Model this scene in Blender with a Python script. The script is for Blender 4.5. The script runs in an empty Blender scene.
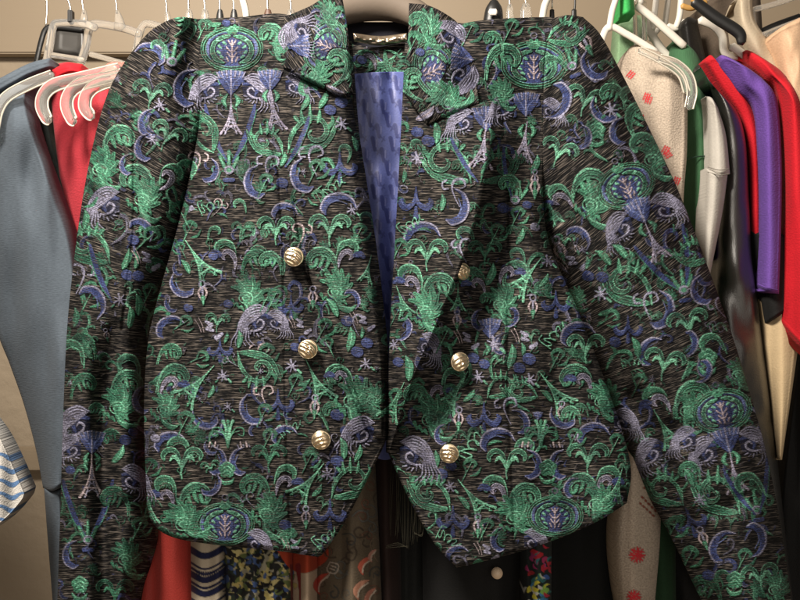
import bpy, bmesh, math, random
import numpy as np
from mathutils import Vector
random.seed(7); RNG = np.random.default_rng(11)
SC = bpy.context.scene; COL = SC.collection
D = 0.62; K = 0.70/800.0               # camera distance to the jacket, metres per photo pixel there
def P(px, py, d=0.0):
    f = K*(D+d)/D
    return ((px-400)*f, d, (300-py)*f)
def Parr(px, py, d):
    f = K*(D+d)/D
    return np.stack([(px-400)*f, d, (300-py)*f], -1)

# ------------------------------------------------------------------ smooth noise
def vnoise(x, y, seed=0):
    g = np.random.default_rng(seed).random((64, 64))
    xi = np.floor(x).astype(int); yi = np.floor(y).astype(int)
    fx = x-xi; fy = y-yi; fx = fx*fx*(3-2*fx); fy = fy*fy*(3-2*fy)
    a = g[yi % 64, xi % 64]; b = g[yi % 64, (xi+1) % 64]
    c = g[(yi+1) % 64, xi % 64]; d = g[(yi+1) % 64, (xi+1) % 64]
    return (a*(1-fx)+b*fx)*(1-fy)+(c*(1-fx)+d*fx)*fy-0.5

def catmull(pts, n=10):
    pts = [np.array(p, float) for p in pts]
    if len(pts) < 3: 
        t = np.linspace(0, 1, n+1)[:, None]; return pts[0]*(1-t)+pts[-1]*t
    out = []
    for i in range(len(pts)-1):
        p1, p2 = pts[i], pts[i+1]
        p0 = pts[i-1] if i else 2*p1-p2
        p3 = pts[i+2] if i+2 < len(pts) else 2*p2-p1
        for k in range(n):
            t = k/n
            out.append(.5*((2*p1)+(-p0+p2)*t+(2*p0-5*p1+4*p2-p3)*t*t+(-p0+3*p1-3*p2+p3)*t**3))
    out.append(pts[-1]); return np.array(out)

# ------------------------------------------------------------------ thread canvas (jacquard drawing)
S = 3.0
class Canvas:
    def __init__(s, w=860, h=700, ox=-30, oy=-40):
        s.ox, s.oy = ox, oy; s.W, s.H = int(w*S), int(h*S)
        s.C = np.zeros((s.H, s.W, 3), np.float32); s.A = np.zeros((s.H, s.W), np.float32); s.Z = np.zeros((s.H, s.W), np.float32)
    def blend(s, y0, y1, x0, x1, cov, col, h, alpha=1.0):
        cov = cov*alpha
        sl = (slice(y0, y1), slice(x0, x1))
        if col is None:
            s.A[sl] *= (1-cov); s.Z[sl] *= (1-cov); return
        a = s.A[sl]; c3 = cov[..., None]
        s.C[sl] = s.C[sl]*(1-c3)+np.array(col, np.float32)*c3
        s.A[sl] = np.maximum(a*(1-cov)+cov, cov)
        s.Z[sl] = s.Z[sl]*(1-cov)+h*cov
    def stroke(s, pts, rad, col, h=1.0, alpha=1.0):
        pts = (np.asarray(pts, float)-[s.ox, s.oy])*S
        rad = np.asarray(rad, float)*S
        if rad.ndim == 0: rad = np.full(len(pts), float(rad))
        R = rad.max()+1.5
        x0 = int(max(0, pts[:, 0].min()-R)); x1 = int(min(s.W, pts[:, 0].max()+R+1))
        y0 = int(max(0, pts[:, 1].min()-R)); y1 = int(min(s.H, pts[:, 1].max()+R+1))
        if x1 <= x0 or y1 <= y0: return
        cov = np.zeros((y1-y0, x1-x0), np.float32)
        for i in range(len(pts)-1):
            a, b = pts[i], pts[i+1]; r = max(rad[i], rad[i+1])+1.5
            u0 = int(max(x0, min(a[0], b[0])-r)); u1 = int(min(x1, max(a[0], b[0])+r+1))
            v0 = int(max(y0, min(a[1], b[1])-r)); v1 = int(min(y1, max(a[1], b[1])+r+1))
            if u1 <= u0 or v1 <= v0: continue
            X = np.arange(u0, u1, dtype=np.float32)[None]; Y = np.arange(v0, v1, dtype=np.float32)[:, None]
            d = b-a; L = d@d+1e-9
            t = np.clip(((X-a[0])*d[0]+(Y-a[1])*d[1])/L, 0, 1)
            dist = np.hypot(X-a[0]-t*d[0], Y-a[1]-t*d[1])
            c = np.clip(rad[i]*(1-t)+rad[i+1]*t-dist+.5, 0, 1)
            sub = cov[v0-y0:v1-y0, u0-x0:u1-x0]; np.maximum(sub, c, out=sub)
        s.blend(y0, y1, x0, x1, cov, col, h, alpha)
    def poly(s, pts, col, h=1.0, alpha=1.0):
        pts = (np.asarray(pts, float)-[s.ox, s.oy])*S
        x0 = int(max(0, pts[:, 0].min()-1)); x1 = int(min(s.W, pts[:, 0].max()+2))
        y0 = int(max(0, pts[:, 1].min()-1)); y1 = int(min(s.H, pts[:, 1].max()+2))
        if x1 <= x0 or y1 <= y0: return
        X = np.arange(x0, x1)[None]+.0; Y = np.arange(y0, y1)[:, None]+.0
        ins = np.zeros((y1-y0, x1-x0), bool)
        for i in range(len(pts)):
            (ax, ay), (bx, by) = pts[i], pts[(i+1) % len(pts)]
            if ay == by: continue
            ins ^= ((ay > Y) != (by > Y)) & (X < (bx-ax)*(Y-ay)/(by-ay)+ax)
        s.blend(y0, y1, x0, x1, ins.astype(np.float32), col, h, alpha)
    def sample(s, px, py):
        x = np.clip((px-s.ox)*S, 0, s.W-2.01); y = np.clip((py-s.oy)*S, 0, s.H-2.01)
        xi = x.astype(int); yi = y.astype(int); fx = (x-xi)[..., None]; fy = (y-yi)[..., None]
        def g(arr):
            if arr.ndim == 2: arr = arr[..., None]
            return (arr[yi, xi]*(1-fx)+arr[yi, xi+1]*fx)*(1-fy)+(arr[yi+1, xi]*(1-fx)+arr[yi+1, xi+1]*fx)*fy
        return g(s.C), g(s.A)[..., 0], g(s.Z)[..., 0]

G = (.056, .195, .122); GL = (.150, .390, .265); GD = (.020, .085, .055); GM = (.042, .135, .088)
I = (.040, .054, .150); IL = (.105, .135, .29); ID = (.018, .02, .06)
L = (.255, .250, .350); LD = (.115, .112, .165); LP = (.38, .31, .33)
CV = Canvas()
class T:
    def __init__(s, x, y, rot=0, sc=1, flip=1, cv=None, dim=1.0):
        s.x, s.y, s.sc, s.f = x, y, sc, flip; a = math.radians(rot); s.c, s.s_ = math.cos(a), math.sin(a)
        s.cv = cv or CV; s.dim = dim
    def __call__(s, pts):
        p = np.atleast_2d(np.asarray(pts, float))*s.sc; X = p[:, 0]*s.f; Y = p[:, 1]
        return np.stack([s.x+X*s.c-Y*s.s_, s.y+X*s.s_+Y*s.c], -1)
    def st(s, pts, r, col, h=1.0, n=6, alpha=1.0):
        pts = list(pts); r = [r]*len(pts) if np.isscalar(r) else list(r)
        q = catmull([(p[0], p[1], rr) for p, rr in zip(pts, r)], n) if len(pts) > 2 else np.array([(p[0], p[1], rr) for p, rr in zip(pts, r)])
        if col is not None: col = tuple(c*s.dim for c in col)
        s.cv.stroke(s(q[:, :2]), np.maximum(q[:, 2], .15)*s.sc, col, h, alpha)
    def pl(s, pts, col, h=1.0):
        s.cv.poly(s(pts), tuple(c*s.dim for c in col) if col is not None else None, h)

def body(t, pts, r, col, rim, vein, nv=7, h=1.0, rimw=.55):
    """ a plump embroidered stroke: dark ground gap round it, lighter rim, darker veins across """
    r = [x*.84 for x in r]; q = catmull([(p[0], p[1], rr) for p, rr in zip(pts, r)], 6)
    t.st(pts, [x+1.3 for x in r], None)
    t.st(pts, r, rim, h)
    t.st(pts, [max(.2, x-rimw*1.3) for x in r], col, h*1.15)
    d = np.gradient(q[:, :2], axis=0); d /= np.linalg.norm(d, axis=1)[:, None]+1e-9
    nrm = np.stack([-d[:, 1], d[:, 0]], 1)
    tg = np.gradient(q[:, :2], axis=0); tg /= np.linalg.norm(tg, axis=1)[:, None]+1e-9
    nm = np.stack([-tg[:, 1], tg[:, 0]], 1); dk = (.012, .030, .024) if vein == GD else (.03, .028, .045)
    for off in (-.42, .12, .55):
        w_ = q[:, :2]+nm*(q[:, 2]*off)[:, None]; k0 = len(w_)//5
        t.st([tuple(a_) for a_ in w_[k0:-2:3]], .42, dk, h*.45, n=3, alpha=.9)
    for i in np.linspace(4, len(q)-3, nv).astype(int):
        for sg in (-1, 1):
            a = q[i, :2]+nm[i]*sg*q[i, 2]*.35; b = q[i, :2]+nm[i]*sg*q[i, 2]*.95-tg[i]*q[i, 2]*.7
            t.st([tuple(a), tuple(b)], .36, dk, h*.5, alpha=.85)
            c0 = q[i, :2]+nm[i]*sg*q[i, 2]*.9; t.st([tuple(c0), tuple(c0-tg[i]*1.6)], .5, rim, h*1.2, alpha=.8)
def plume(x, y, rot=0, sc=1, flip=1, bright=1, **k):
    t = T(x, y, rot, sc, flip, **k); c, rm = (G, GL) if bright else (GM, G)
    sp = [(0, 18), (-1, 6), (-5, -4), (-13, -10), (-23, -9), (-28, -2), (-26, 5)]
    body(t, sp, [.9, 1.6, 3.6, 5.2, 5.0, 4.0, 2.4], c, rm, GD, 9)
    for i, (a, b) in enumerate([(-8, 4), (-14, 2), (-20, 4)]):           # inner tongues
        t.st([(a, b-6), (a-1.5, b-1), (a-4, b+4-i)], [2.2, 2.0, .8], c, 1.1)
        t.st([(a, b-5), (a-2, b)], .35, GL, 1.3)
    t.st([(2, 18), (1, 4), (-3, -8), (-12, -15), (-24, -14)], .5, rm, .8)
def arch(x, y, rot=0, sc=1, flip=1, **k):
    t = T(x, y, rot, sc, flip, **k)
    t.st([(0, 16), (-1, 4), (-7, -7), (-17, -9), (-23, -3), (-21, 5)], [1, 1.4, 2.4, 3.4, 3.2, 1.2], GM, .8)
    t.st([(0, 16), (0, 3), (-5, -9), (-17, -12), (-25, -5), (-23, 5), (-19, 3)], [.6, .7, .8, .8, .8, .8, .5], GL, 1.1)
    t.st([(-2, 12), (-5, -1), (-12, -5), (-19, -2)], .5, GL, 1)
    for i in range(5): t.st([(-6-3*i, -8), (-7-3*i, -4)], .35, GD, .5)
def fleur(x, y, rot=0, sc=1, bright=1, **k):
    c, rm = (G, GL) if bright else (GM, G)
    for f in (-1, 1):
        t = T(x, y, rot, sc, f, **k)
        body(t, [(0, 12), (2, 0), (7, -8), (14, -9), (19, -4), (18, 1)], [1, 1.6, 2.8, 3.4, 3, 1.6], c, rm, GD, 5)
        t.st([(1, 8), (5, 0), (9, -2), (12, 2)], [1.2, 1.8, 2.0, 1.0], rm, 1.2)
    t = T(x, y, rot, sc, 1, **k); t.st([(0, 20), (-1, 12), (0, 2)], .8, rm, 1)
def paisley(x, y, rot=0, sc=1, flip=1, tail=1, **k):
    t = T(x, y, rot, sc, flip, **k)
    body(t, [(7, 12), (6, 3), (2, -4), (-4, -6), (-8, -1), (-5, 3)], [.8, 2.4, 3.6, 3.4, 2.6, 1], L, (.33, .30, .40), LD, 4)
    if tail: t.st([(-12, -2), (-17, -3), (-21, 0)], [3.2, 3.8, 2.2], I, .9); t.st([(-12, -2), (-19, -2)], .4, IL, 1)
def tower(x, y, rot=0, sc=1, col=G, rim=GL, **k):
    t = T(x, y, rot, sc, 1, **k)                     # apex at (0,0), feet 42 below
    t.st([(0, -3), (0, 8)], [.5, .9], rim, 1.2)
    for f in (-1, 1):
        t.f = f
        t.st([(0, 4), (1.2, 16), (3.5, 26), (8, 36), (12, 42)], [.6, .8, 1.0, 1.3, 1.7], rim, 1.25)
        t.st([(0, 10), (.4, 22), (2, 28), (5, 37), (7, 42)], [.4, .6, .8, .9, 1.1], col, 1.1)
        t.st([(2.0, 20), (-3.0, 26)], .5, col, 1.1); t.st([(3.2, 26), (-4, 32)], .5, col, 1.1)
        t.st([(5, 31), (9.5, 38)], .5, rim, 1.1); t.st([(9, 37), (5, 41)], .5, rim, 1.1)
    t.st([(-3.6, 25), (3.6, 25)], .8, rim, 1.2); t.st([(-6.8, 33), (6.8, 33)], 1.1, rim, 1.2)
    t.st([(-4, 37), (0, 34.5), (4, 37)], .6, col, 1.1)
def crescent(x, y, rot=0, sc=1, flip=1, **k):
    t = T(x, y, rot, sc, flip, **k)                  # opens to the right
    p = [(7, -17), (-1, -13), (-6, -3), (-4, 8), (4, 14), (10, 13)]
    t.st(p, [1.4, 2.6, 4, 4.8, 4.2, 2.8], None)
    t.st(p, [.6, 1.6, 3.2, 4.0, 3.2, 1.2], I, .9)
    t.st([(8, -18), (-3, -14), (-9, -3), (-7, 10), (3, 17), (10, 14)], [.5, .9, 1, 1, .9, .6], L, 1.2)
    t.st([(2, -9), (-2, 0), (0, 8)], [.4, .7, .4], IL, 1.0)
def rosette(x, y, rot=0, sc=1, **k):
    t = T(x, y, rot, sc, 1, **k)
    for a in range(5):
        an = a*1.256-1.57; t.st([(0, 0), (5*math.cos(an), 5*math.sin(an))], [3, 4.2], G, 1)
    for a in range(3):
        t.st([(-6+a, -5+4*a), (0, -8+4*a), (6-a, -4+4*a), (3, 1+3*a)], .6, GL, 1.3)
        t.st([(-5, -2+4*a), (1, -5+4*a), (5, -1+4*a)], .45, GD, .6)
    t.st([(-8, 9), (-3, 14), (4, 13), (7, 9)], [1.2, 2.2, 2.0, .8], G, 1); t.st([(-8, 8), (-3, 13), (6, 11)], .5, GL, 1.2)
def ell(rx, ry, n=28, a0=0, a1=2*math.pi):
    return [(rx*math.cos(a), ry*math.sin(a)) for a in np.linspace(a0, a1, n)]
def medallion(x, y, rot=0, sc=1, **k):
    t = T(x, y, rot, sc, 1, **k)
    t.pl(ell(33, 24), None); t.pl(ell(29, 20), I, .7)
    for i in range(-5, 6): t.st([(i*4.6, -15+abs(i)), (i*5, 16-abs(i)*1.5)], .35, ID, .4)
    t.st(ell(31, 22), .95, G, 1.1, n=2); t.st(ell(33.4, 24.2), .45, GL, 1.2, n=2); t.st(ell(28.4, 19.6), .4, GL, 1.1, n=2)
    for f in (-1, 1):
        t.f = f
        body(t, [(3, -14), (11, -12), (19, -6), (21, 3), (17, 11), (9, 15)], [1.8, 2.8, 2.6, 3.0, 3.0, 1.4], G, GL, GD, 7)
        for (a, b) in ((9, -7), (14, -3), (15, 3), (12, 8), (16, -10)): t.st([(a, b), (a-2.2, b+1.6)], [1.6, 1.0], GL, 1.3)
        t.st([(24, -10), (26, -2), (25, 6)], [1.2, 1.8, 1.0], IL, .9)
        for (a, b) in ((3, -6), (5, 1), (4, 7)): t.st([(0, b+3), (a*.7, b), (a+1, b-3)], .7, LP, 1.3)
        t.st([(4, 13), (6, 9)], .8, LP, 1.2)
    t.st([(0, -9), (0, 14)], .9, LP, 1.4)
    for i in range(5): t.st([(-6+3*i, -23-(2 if i % 2 else 0)), (-3+1.5*i, -18)], [1.8, 2.2], G, 1.2)
    t.st([(-6, -19), (0, -24), (6, -19)], .6, GL, 1.4); t.st([(a, b-30) for a, b in ell(3.2, 3.0, 10)], .8, LD, 1.1, n=2)
def spiral(t, cx, cy, r0, col, w=1.0, turns=1.4, h=1.2, start=0):
    pts = []
    for i in range(22):
        a = start+i/21*turns*2*math.pi; r = r0*(1-i/21*.85); pts.append((cx+r*math.cos(a), cy+r*math.sin(a)))
    t.st(pts, [w*(1.2-.5*i/21) for i in range(22)], col, h, n=2)
def swoosh(x, y, rot=0, sc=1, flip=1, **k):
    """ lilac drapery: parallel combed bands flowing round a dark eye """
    t = T(x, y, rot, sc, flip, **k)
    t.pl([(0, -14), (14, -13), (22, -4), (24, 8), (30, 18), (10, 20), (-6, 14), (-9, 2)], None)
    t.pl([(-8, -4), (-2, -9), (8, -8), (12, 0), (9, 8), (0, 11), (-7, 6)], (.012, .013, .03), .3)
    t.st([(-6, -6), (2, -7), (8, -1), (6, 6)], [1.6, 2.4, 2.0, 1], I, .9)
    for i in range(6):
        o = i*2.9
        p_ = [(-7+o*.5, -12+o*.3), (4+o*.2, -17+o), (15-o*.1, -12+o), (22-o*.5, -1+o*.5), (25-o*.8, 10), (30-o*1.2, 18), (31-o*1.7, 24)]
        t.st(p_, [.8, 1.15, 1.2, 1.15, 1.05, .85, .5], LD, 1.0); t.st(p_, [.4, .75, .85, .8, .7, .5, .3], L, 1.3)
    t.st([(12, 9), (6, 9), (0, 6), (-2, 1), (2, -2), (5, 1)], [.6, 1.1, 1.2, 1.1, 1.1, .6], L, 1.2)
    for i in range(7):
        a = .2+i*.42; t.st([(4+8*math.cos(a), 4+8*math.sin(a)), (4+11*math.cos(a+.2), 4+11*math.sin(a+.2))], [.9, .7], L if i % 2 else LD, 1.2)
def fan(x, y, rot=0, sc=1, **k):
    t = T(x, y, rot, sc, 1, **k)
    t.pl([(-15, -10), (0, -12), (15, -10), (12, 0), (6, 8), (0, 14), (-6, 8), (-12, 0)], I, .9)
    for i in range(-6, 7):
        t.st([(i*2.4, -12+abs(i)*.4), (i*1.9, -4)], [1.0, .4], L if i % 2 == 0 else IL, 1.2)
    for i in (-1, 1): t.st([(0, 12), (i*3, 2), (i*9, -5)], .7, IL, 1.2)
    t.st([(0, 13), (0, -5)], .8, L, 1.3)
def leafpair(x, y, rot=0, sc=1, **k):
    t = T(x, y, rot, sc, 1, **k)
    for f in (-1, 1):
        t.f = f; t.st([(4, -6), (7.5, 0), (5, 6)], [1.8, 3.0, 1.8], None); t.st([(4, -6), (7.5, 0), (5, 6)], [1.2, 2.5, 1.2], G, 1.1)
        t.st([(5, -4), (7.5, 0), (5, 5)], .5, GL, 1.4)
def epaulette(x, y, rot=0, sc=1, l=1, r=1, tw=1, **k):
    t = T(x, y, rot, sc, 1, **k); pt = lambda a, b: tuple(t([(a, b)])[0])
    if r: swoosh(*pt(19, 8), rot, sc*.95, 1, **k)
    if l: swoosh(*pt(-19, 8), rot, sc*.95, -1, **k)
    fan(*pt(0, 0), rot, sc, **k); leafpair(*pt(0, 19), rot, sc, **k)
    if tw: tower(*pt(0, 16), rot, sc*.88, L, (.30, .27, .36), **k)
def volute(x, y, rot=0, sc=1, flip=1, bright=1, **k):
    t = T(x, y, rot, sc, flip, **k); c, rm = (G, GL) if bright else (GM, G)
    body(t, [(-24, 20), (-14, 20), (-2, 18), (10, 14), (19, 5), (24, -6), (27, -14)], [1.5, 4.0, 5.6, 5.0, 3.4, 2.0, .8], c, rm, GD, 8)
    body(t, [(-24, 22), (-21, 8), (-14, -5), (-3, -13), (9, -11), (15, -1), (10, 8), (1, 9), (-3, 3), (0, -1)], [.8, 2.0, 2.6, 2.8, 2.6, 3.0, 3.2, 2.6, 1.6, .8], c, rm, GD, 10)
    for i, (a, b) in enumerate([(-18, -14), (-11, -21), (-2, -26), (8, -22)]): t.st([(a*.7, -8), (a*.9, -13), (a, b)], [1.0, 2.3, .9], c, 1.1); t.st([(a*.7, -8), (a, b)], .4, rm, 1.3)
    t.st([(17, -4), (21, -10), (19, -18)], [2.4, 2.0, .6], c, 1); t.st([(-23, 19), (-23, 6), (-18, -4)], .45, rm, 1.2)
def acanthus(x, y, rot=0, sc=1, flip=1, bright=0, **k):
    t = T(x, y, rot, sc, flip, **k); c = G if bright else GM; r2 = GL if bright else G
    t.st([(0, 8), (0, -6)], [7, 6], (.02, .06, .042), .5, alpha=.7)
    for i in range(9):
        an = -2.75+i*.35; r = 21-abs(i-4)*1.0
        e = (r*math.cos(an)*.95, r*math.sin(an)); m = (e[0]*.5-4*math.sin(an), e[1]*.5+4*math.cos(an))
        t.st([(0, 7), m, e], [.7, 1.5, .9], c, 1); t.st([(0, 7), (m[0]+.8, m[1]-.6), e], .38, r2, 1.3)
        f_ = (e[0]*.8+3*math.cos(an+1.2), e[1]*.8+3*math.sin(an+1.2)); t.st([(e[0]*.62, e[1]*.62), f_], [.9, .7], c, 1)
    for o in (0, 3.4): t.st([(1, 8+o*.4), (5, 12+o), (12, 15+o*.6), (19, 11)], [.6, 1.4, 1.2, .5], r2, 1.1)
    t.st(ell(6.5, 5, 12), .5, r2, 1.2, n=2); t.st(ell(3.4, 2.4, 10), .45, r2, 1.2, n=2)
    for i in range(8): t.st([(-13+3.6*i, 3+i % 3*3), (-11+3.6*i, 7+i % 3*2)], [1.1, .5], c, 1.1)
def acanthus(x, y, rot=0, sc=1, flip=1, bright=0, **k):
    t = T(x, y, rot, sc, flip, **k); c = G if bright else GM
    for i in range(7):
        an = -2.5+i*.42; r = 20-abs(i-3)*1.2
        e = (r*math.cos(an)*.9, r*math.sin(an)); m = (e[0]*.5-3*math.sin(an), e[1]*.5+3*math.cos(an))
        t.st([(0, 6), m, e], [1.2, 3.0, 1.6], c, 1); t.st([(0, 6), m, e], .5, GL if i % 2 else G, 1.3)
        t.st([(m[0]+1.5, m[1]+1), e], .35, GD, .5)
    t.st([(0, 6), (4, 12), (12, 16), (18, 12)], [2, 2.8, 2.4, 1], c, 1); t.st([(0, 6), (4, 12), (17, 14)], .5, GL, 1.2)
    t.st(ell(6, 5, 12), .55, GL, 1.2, n=2); t.st(ell(3, 2.4, 10), .5, GL, 1.2, n=2)
    for i in range(6): t.st([(-12+4*i, 2+i % 3*3), (-10+4*i, 7+i % 3*2)], [1.6, .8], G, 1.2)
def bud(x, y, rot=0, sc=1, **k):
    t = T(x, y, rot, sc, 1, **k)
    t.st(ell(3, 3, 10), .8, L, 1.1, n=2)
    for i in (-1, 0, 1): t.st([(i*2, 4), (i*4.2, 9), (i*1.5, 16)], [1.0, 1.2, .8], LP if i else L, 1.2)
    t.st([(0, 14), (0, 21)], [2.6, .8], G, 1.1); t.st([(0, 14), (0, 20)], .4, GL, 1.3)
def blob(x, y, r=4.6, col=I, rot=20, **k):
    t = T(x, y, rot, 1, 1, **k); t.st([(-.9, 0), (.9, 0)], r+.9, None)
    t.st([(-r*.2, 0), (r*.3, 0)], r, col, 1); t.st([(-r*.5, -r*.3), (r*.3, -r*.5)], .4, IL if col == I else L, 1.1)
def leaf(x, y, rot=0, sc=1, col=G, rim=GL, **k):
    t = T(x, y, rot, sc, 1, **k); p = [(0, -10), (1.5, -3), (0, 5), (-1, 9)]
    t.st(p, [1.2, 3.9, 3.4, 1], None); t.st(p, [.6, 3.2, 2.8, .5], col, 1.1); t.st(p, .5, rim, 1.4)
def star(x, y, rot=0, sc=1, **k):
    t = T(x, y, rot, sc, 1, **k)
    for i in range(7): a = i*.9; t.st([(0, 0), (6*math.cos(a), 6*math.sin(a))], [.8, 1.3 if i % 2 else .7], L, 1.2)
    t.st([(6, 4), (9, 7)], 1.3, GL, 1.1); t.st([(-6, 5), (-8, 7)], 1.1, G, 1.1)
def anchor(x, y, rot=0, sc=1, **k):
    t = T(x, y, rot, sc, 1, **k)
    t.st([(0, -14), (0, 0)], [.8, 2.6], I, 1)
    for f in (-1, 1):
        t.f = f; t.st([(0, -2), (4, 5), (11, 8), (16, 3), (14, -1)], [2.2, 2.6, 3.8, 3.0, 1.2], I, 1.1); t.st([(0, -4), (5, 4), (12, 6), (15, 1)], .4, IL, 1.2)
    t.f = 1; t.st([(0, 8), (0, 18)], [1.6, 3.0], I, .8)
def script(x, y, rot=0, sc=1, **k):
    t = T(x, y, rot-35, sc, 1, **k); q = []
    for i in range(26):
        u = i/25; q.append((-16+32*u+2.6*math.sin(u*31), 5.5*math.sin(u*26+.6)*(1-.25*u)))
    t.st(q, .75, GL, 1.3, n=3); t.st([(-16, 8), (-18, -8), (-12, -10)], .8, GL, 1.3); t.st([(2, 10), (10, 14), (14, 20)], [.6, 1.6, .6], G, 1)
def sprig(x, y, rot=0, sc=1, **k):
    t = T(x, y, rot, sc, 1, **k)
    for i in (-1, 0, 1): t.st([(0, 4), (i*5, -4), (i*9, -13 if i else -19)], [1.0, 2.0, 1.6], G, 1.1); t.st([(0, 4), (i*5, -4), (i*8.6, -12 if i else -18)], .4, GL, 1.3)
    t.st(ell(4, 3.5, 10), 1.1, L, 1.2, n=2); t.st([(-4, 10), (4, 10)], [2.2, 2.2], I, 1)
def curlsprig(x, y, rot=0, sc=1, **k):
    for f in (-1, 1):
        t = T(x, y, rot, sc, f, **k)
        t.st([(0, 18), (3, 6), (9, -2), (16, -1), (16, 6), (11, 5)], [1.4, 1.2, .9, .9, .8, .6], G, 1.1)
        t.st([(0, 14), (5, 4), (12, 1)], .4, GL, 1.2)
        for a in range(5): t.st([(10+3*a, 16-(a % 2)*3), (11+3*a, 18)], 1.0, LP if a % 2 else LD, 1.1)
    t.f = 1
    for i in (-1, 0, 1): t.st([(0, 10), (i*3, -4), (i*5, -9)], [2.2, 1.3, 2.0], GL if i else G, 1.2)
def stems(x, y, rot=0, sc=1, l=1, r=1, **k):
    for f, on in ((-1, l), (1, r)):
        if not on: continue
        t = T(x, y, rot, sc, f, **k)
        t.st([(25, -55), (20, -35), (12, -15), (3, 2)], [1.4, 3.0, 2.6, 1.2], I, .9); t.st([(27, -50), (22, -33), (15, -15), (5, 0)], .55, G, 1.2)
def pods(x, y, rot=0, sc=1, **k):
    t = T(x, y, rot, sc, 1, **k)
    t.st([(-8, -6), (-2, -2)], [1.6, 2.9], L, 1.1); t.st([(-6, 2), (0, 4)], [2.6, 1.8], L, 1.1); t.st([(4, 12), (10, 8)], [3.0, 2.2], L, 1.1)
    t.st([(-16, -10), (-12, -2), (-10, 6)], .6, LP, 1); t.st([(-20, -8), (-15, 0), (-13, 6)], .6, LP, 1)
def hook(x, y, rot=0, sc=1, flip=1, col=L, **k):
    t = T(x, y, rot, sc, flip, **k)
    t.st([(8, 22), (3, 12), (0, 2), (3, -6), (11, -7), (14, 0), (9, 3)], [.6, .8, 1.2, 1.4, 1.3, 1.1, .7], col, 1.2); t.st([(-6, -6), (-10, -3), (-9, 3), (-4, 3)], 1.1, col, 1.2)
def squig(x, y, rot=0, sc=1, flip=1, **k):
    t = T(x, y, rot, sc, flip, **k)
    t.st([(-8, 12), (-4, 2), (-6, -6), (0, -10), (6, -6), (3, -1)], [.6, 1, 1.6, 2.2, 1.8, .7], GM, 1); t.st([(-6, 8), (-2, 0), (2, -8)], .4, GL, 1.2)
    t.st([(0, 6), (7, 4), (11, -2)], [.6, 1.6, .8], G, 1)

# ---- filler of the weave between the motifs
for i in range(3600):
    x = random.uniform(40, 810); y = random.uniform(-10, 640); c = random.choice([GM, GM, GD, LD, LD, (.15, .13, .14), (.18, .16, .16), I, I, ID, GM])
    a = random.uniform(0, 6.28); l = random.uniform(2, 7); b = random.uniform(-2.5, 2.5)
    T(x, y).st([(0, 0), (l*.5*math.cos(a)+b, l*.5*math.sin(a)-b), (l*math.cos(a), l*math.sin(a))], [.4, random.uniform(.5, 1.2), .35], c, .6, n=3, alpha=random.uniform(.35, .85))
for i in range(330):
    x = random.uniform(55, 800); y = random.uniform(15, 610); a_ = random.uniform(-60, 60); c = random.choice([G, GM, GM, I, I, LD]); f = random.choice([-1, 1]); q_ = random.uniform(.6, 1.3)
    t = T(x, y, a_, q_, f, dim=random.uniform(.5, .95))
    t.st([(0, 20), (-3, 12), (-3, 3), (3, -4), (9, -3), (9, 3), (5, 4)], [.4, 1.0, 1.5, 1.8, 1.7, 1.3, .5], c, .9); t.st([(0, 18), (-2, 10), (-2, 2), (4, -4)], .4, GL if c in (G, GM) else L, 1.1)
    t.st([(-2, 6), (-7, 1), (-10, 2)], [.6, 1.4, .6], c, .9)
for i in range(620):
    x = random.uniform(60, 790); y = random.uniform(20, 600); f = random.choice([arch, squig, squig, star, bud, hook, crescent, acanthus, fleur, plume, paisley])
    f(x, y, random.uniform(-40, 40), random.uniform(.32, .6), dim=random.uniform(.35, .8))
# ---- left front
medallion(232, 49, 0, .93); epaulette(231, 82, 0, .98); stems(230, 160, 0, 1)
fan(270, 80, 0, .85); swoosh(291, 86, 0, .75, 1); leafpair(271, 96, 0, .9); tower(271, 93, -8, .9, L, (.30, .27, .36))
plume(284, 38, 8, .85, 1); leaf(215, 24, 80, .8); acanthus(276, 50, 10, .6, bright=1); squig(205, 30); blob(226, 23, 3.5)
volute(203, 132, -75, .72, 1); volute(266, 140, 0, .72, -1); sprig(229, 170, 0, 1); bud(194, 160, 8, .95); hook(200, 158, 0, .8, -1, LP)
crescent(253, 183, -8, .95); hook(266, 162, 10, .9, 1); squig(266, 185, 0, 1); crescent(212, 172, 20, .7, -1); blob(282, 183, 5); arch(246, 205, 0, .5)
script(213, 206, 20, .8); T(189, 209).pl([(-4, 0), (3, -4), (6, 0), (-1, 4)], L); hook(222, 205, 20, .6, -1, LP); squig(190, 232); arch(208, 232, 0, .5, -1); arch(240, 232, 0, .6, -1)
crescent(284, 210, 85, .75); fleur(276, 227, 0, .9); fleur(243, 228, 0, .55, 0)
arch(236, 250, 0, .85); paisley(230, 258, 8, .95); plume(243, 262, 0, .85, -1, 0); plume(281, 262, 0, .72, 1); tower(187, 243, -33, 1.02); leaf(186, 267, -35, .85); squig(180, 250, 0, .7, -1)
crescent(180, 288, -50, .8); bud(202, 284, -4, 1); acanthus(246, 298, 0, 1.15); swoosh(262, 322, 0, 1.0, -1); squig(268, 300, 0, 1); blob(213, 256, 4)
crescent(168, 325, 60, .85); pods(213, 327, 0, .9); blob(188, 308, 4); squig(184, 325, 30, .9); leaf(226, 338, 10, .6); leaf(239, 340, 0, .9); blob(228, 304, 4); anchor(220, 348, 0, .7)
hook(258, 350, 0, .8, 1, LP); squig(267, 356, 0, 1.1); plume(160, 352, 10, .7, -1)
plume(160, 376, 8, .95, -1); paisley(169, 384, 10, .95, -1); tower(212, 368, 42, 1.05); leaf(211, 392, 20, .7); volute(258, 370, 180, .85, -1); star(223, 376, 0, .9); squig(200, 360, 40, .9)
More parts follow.
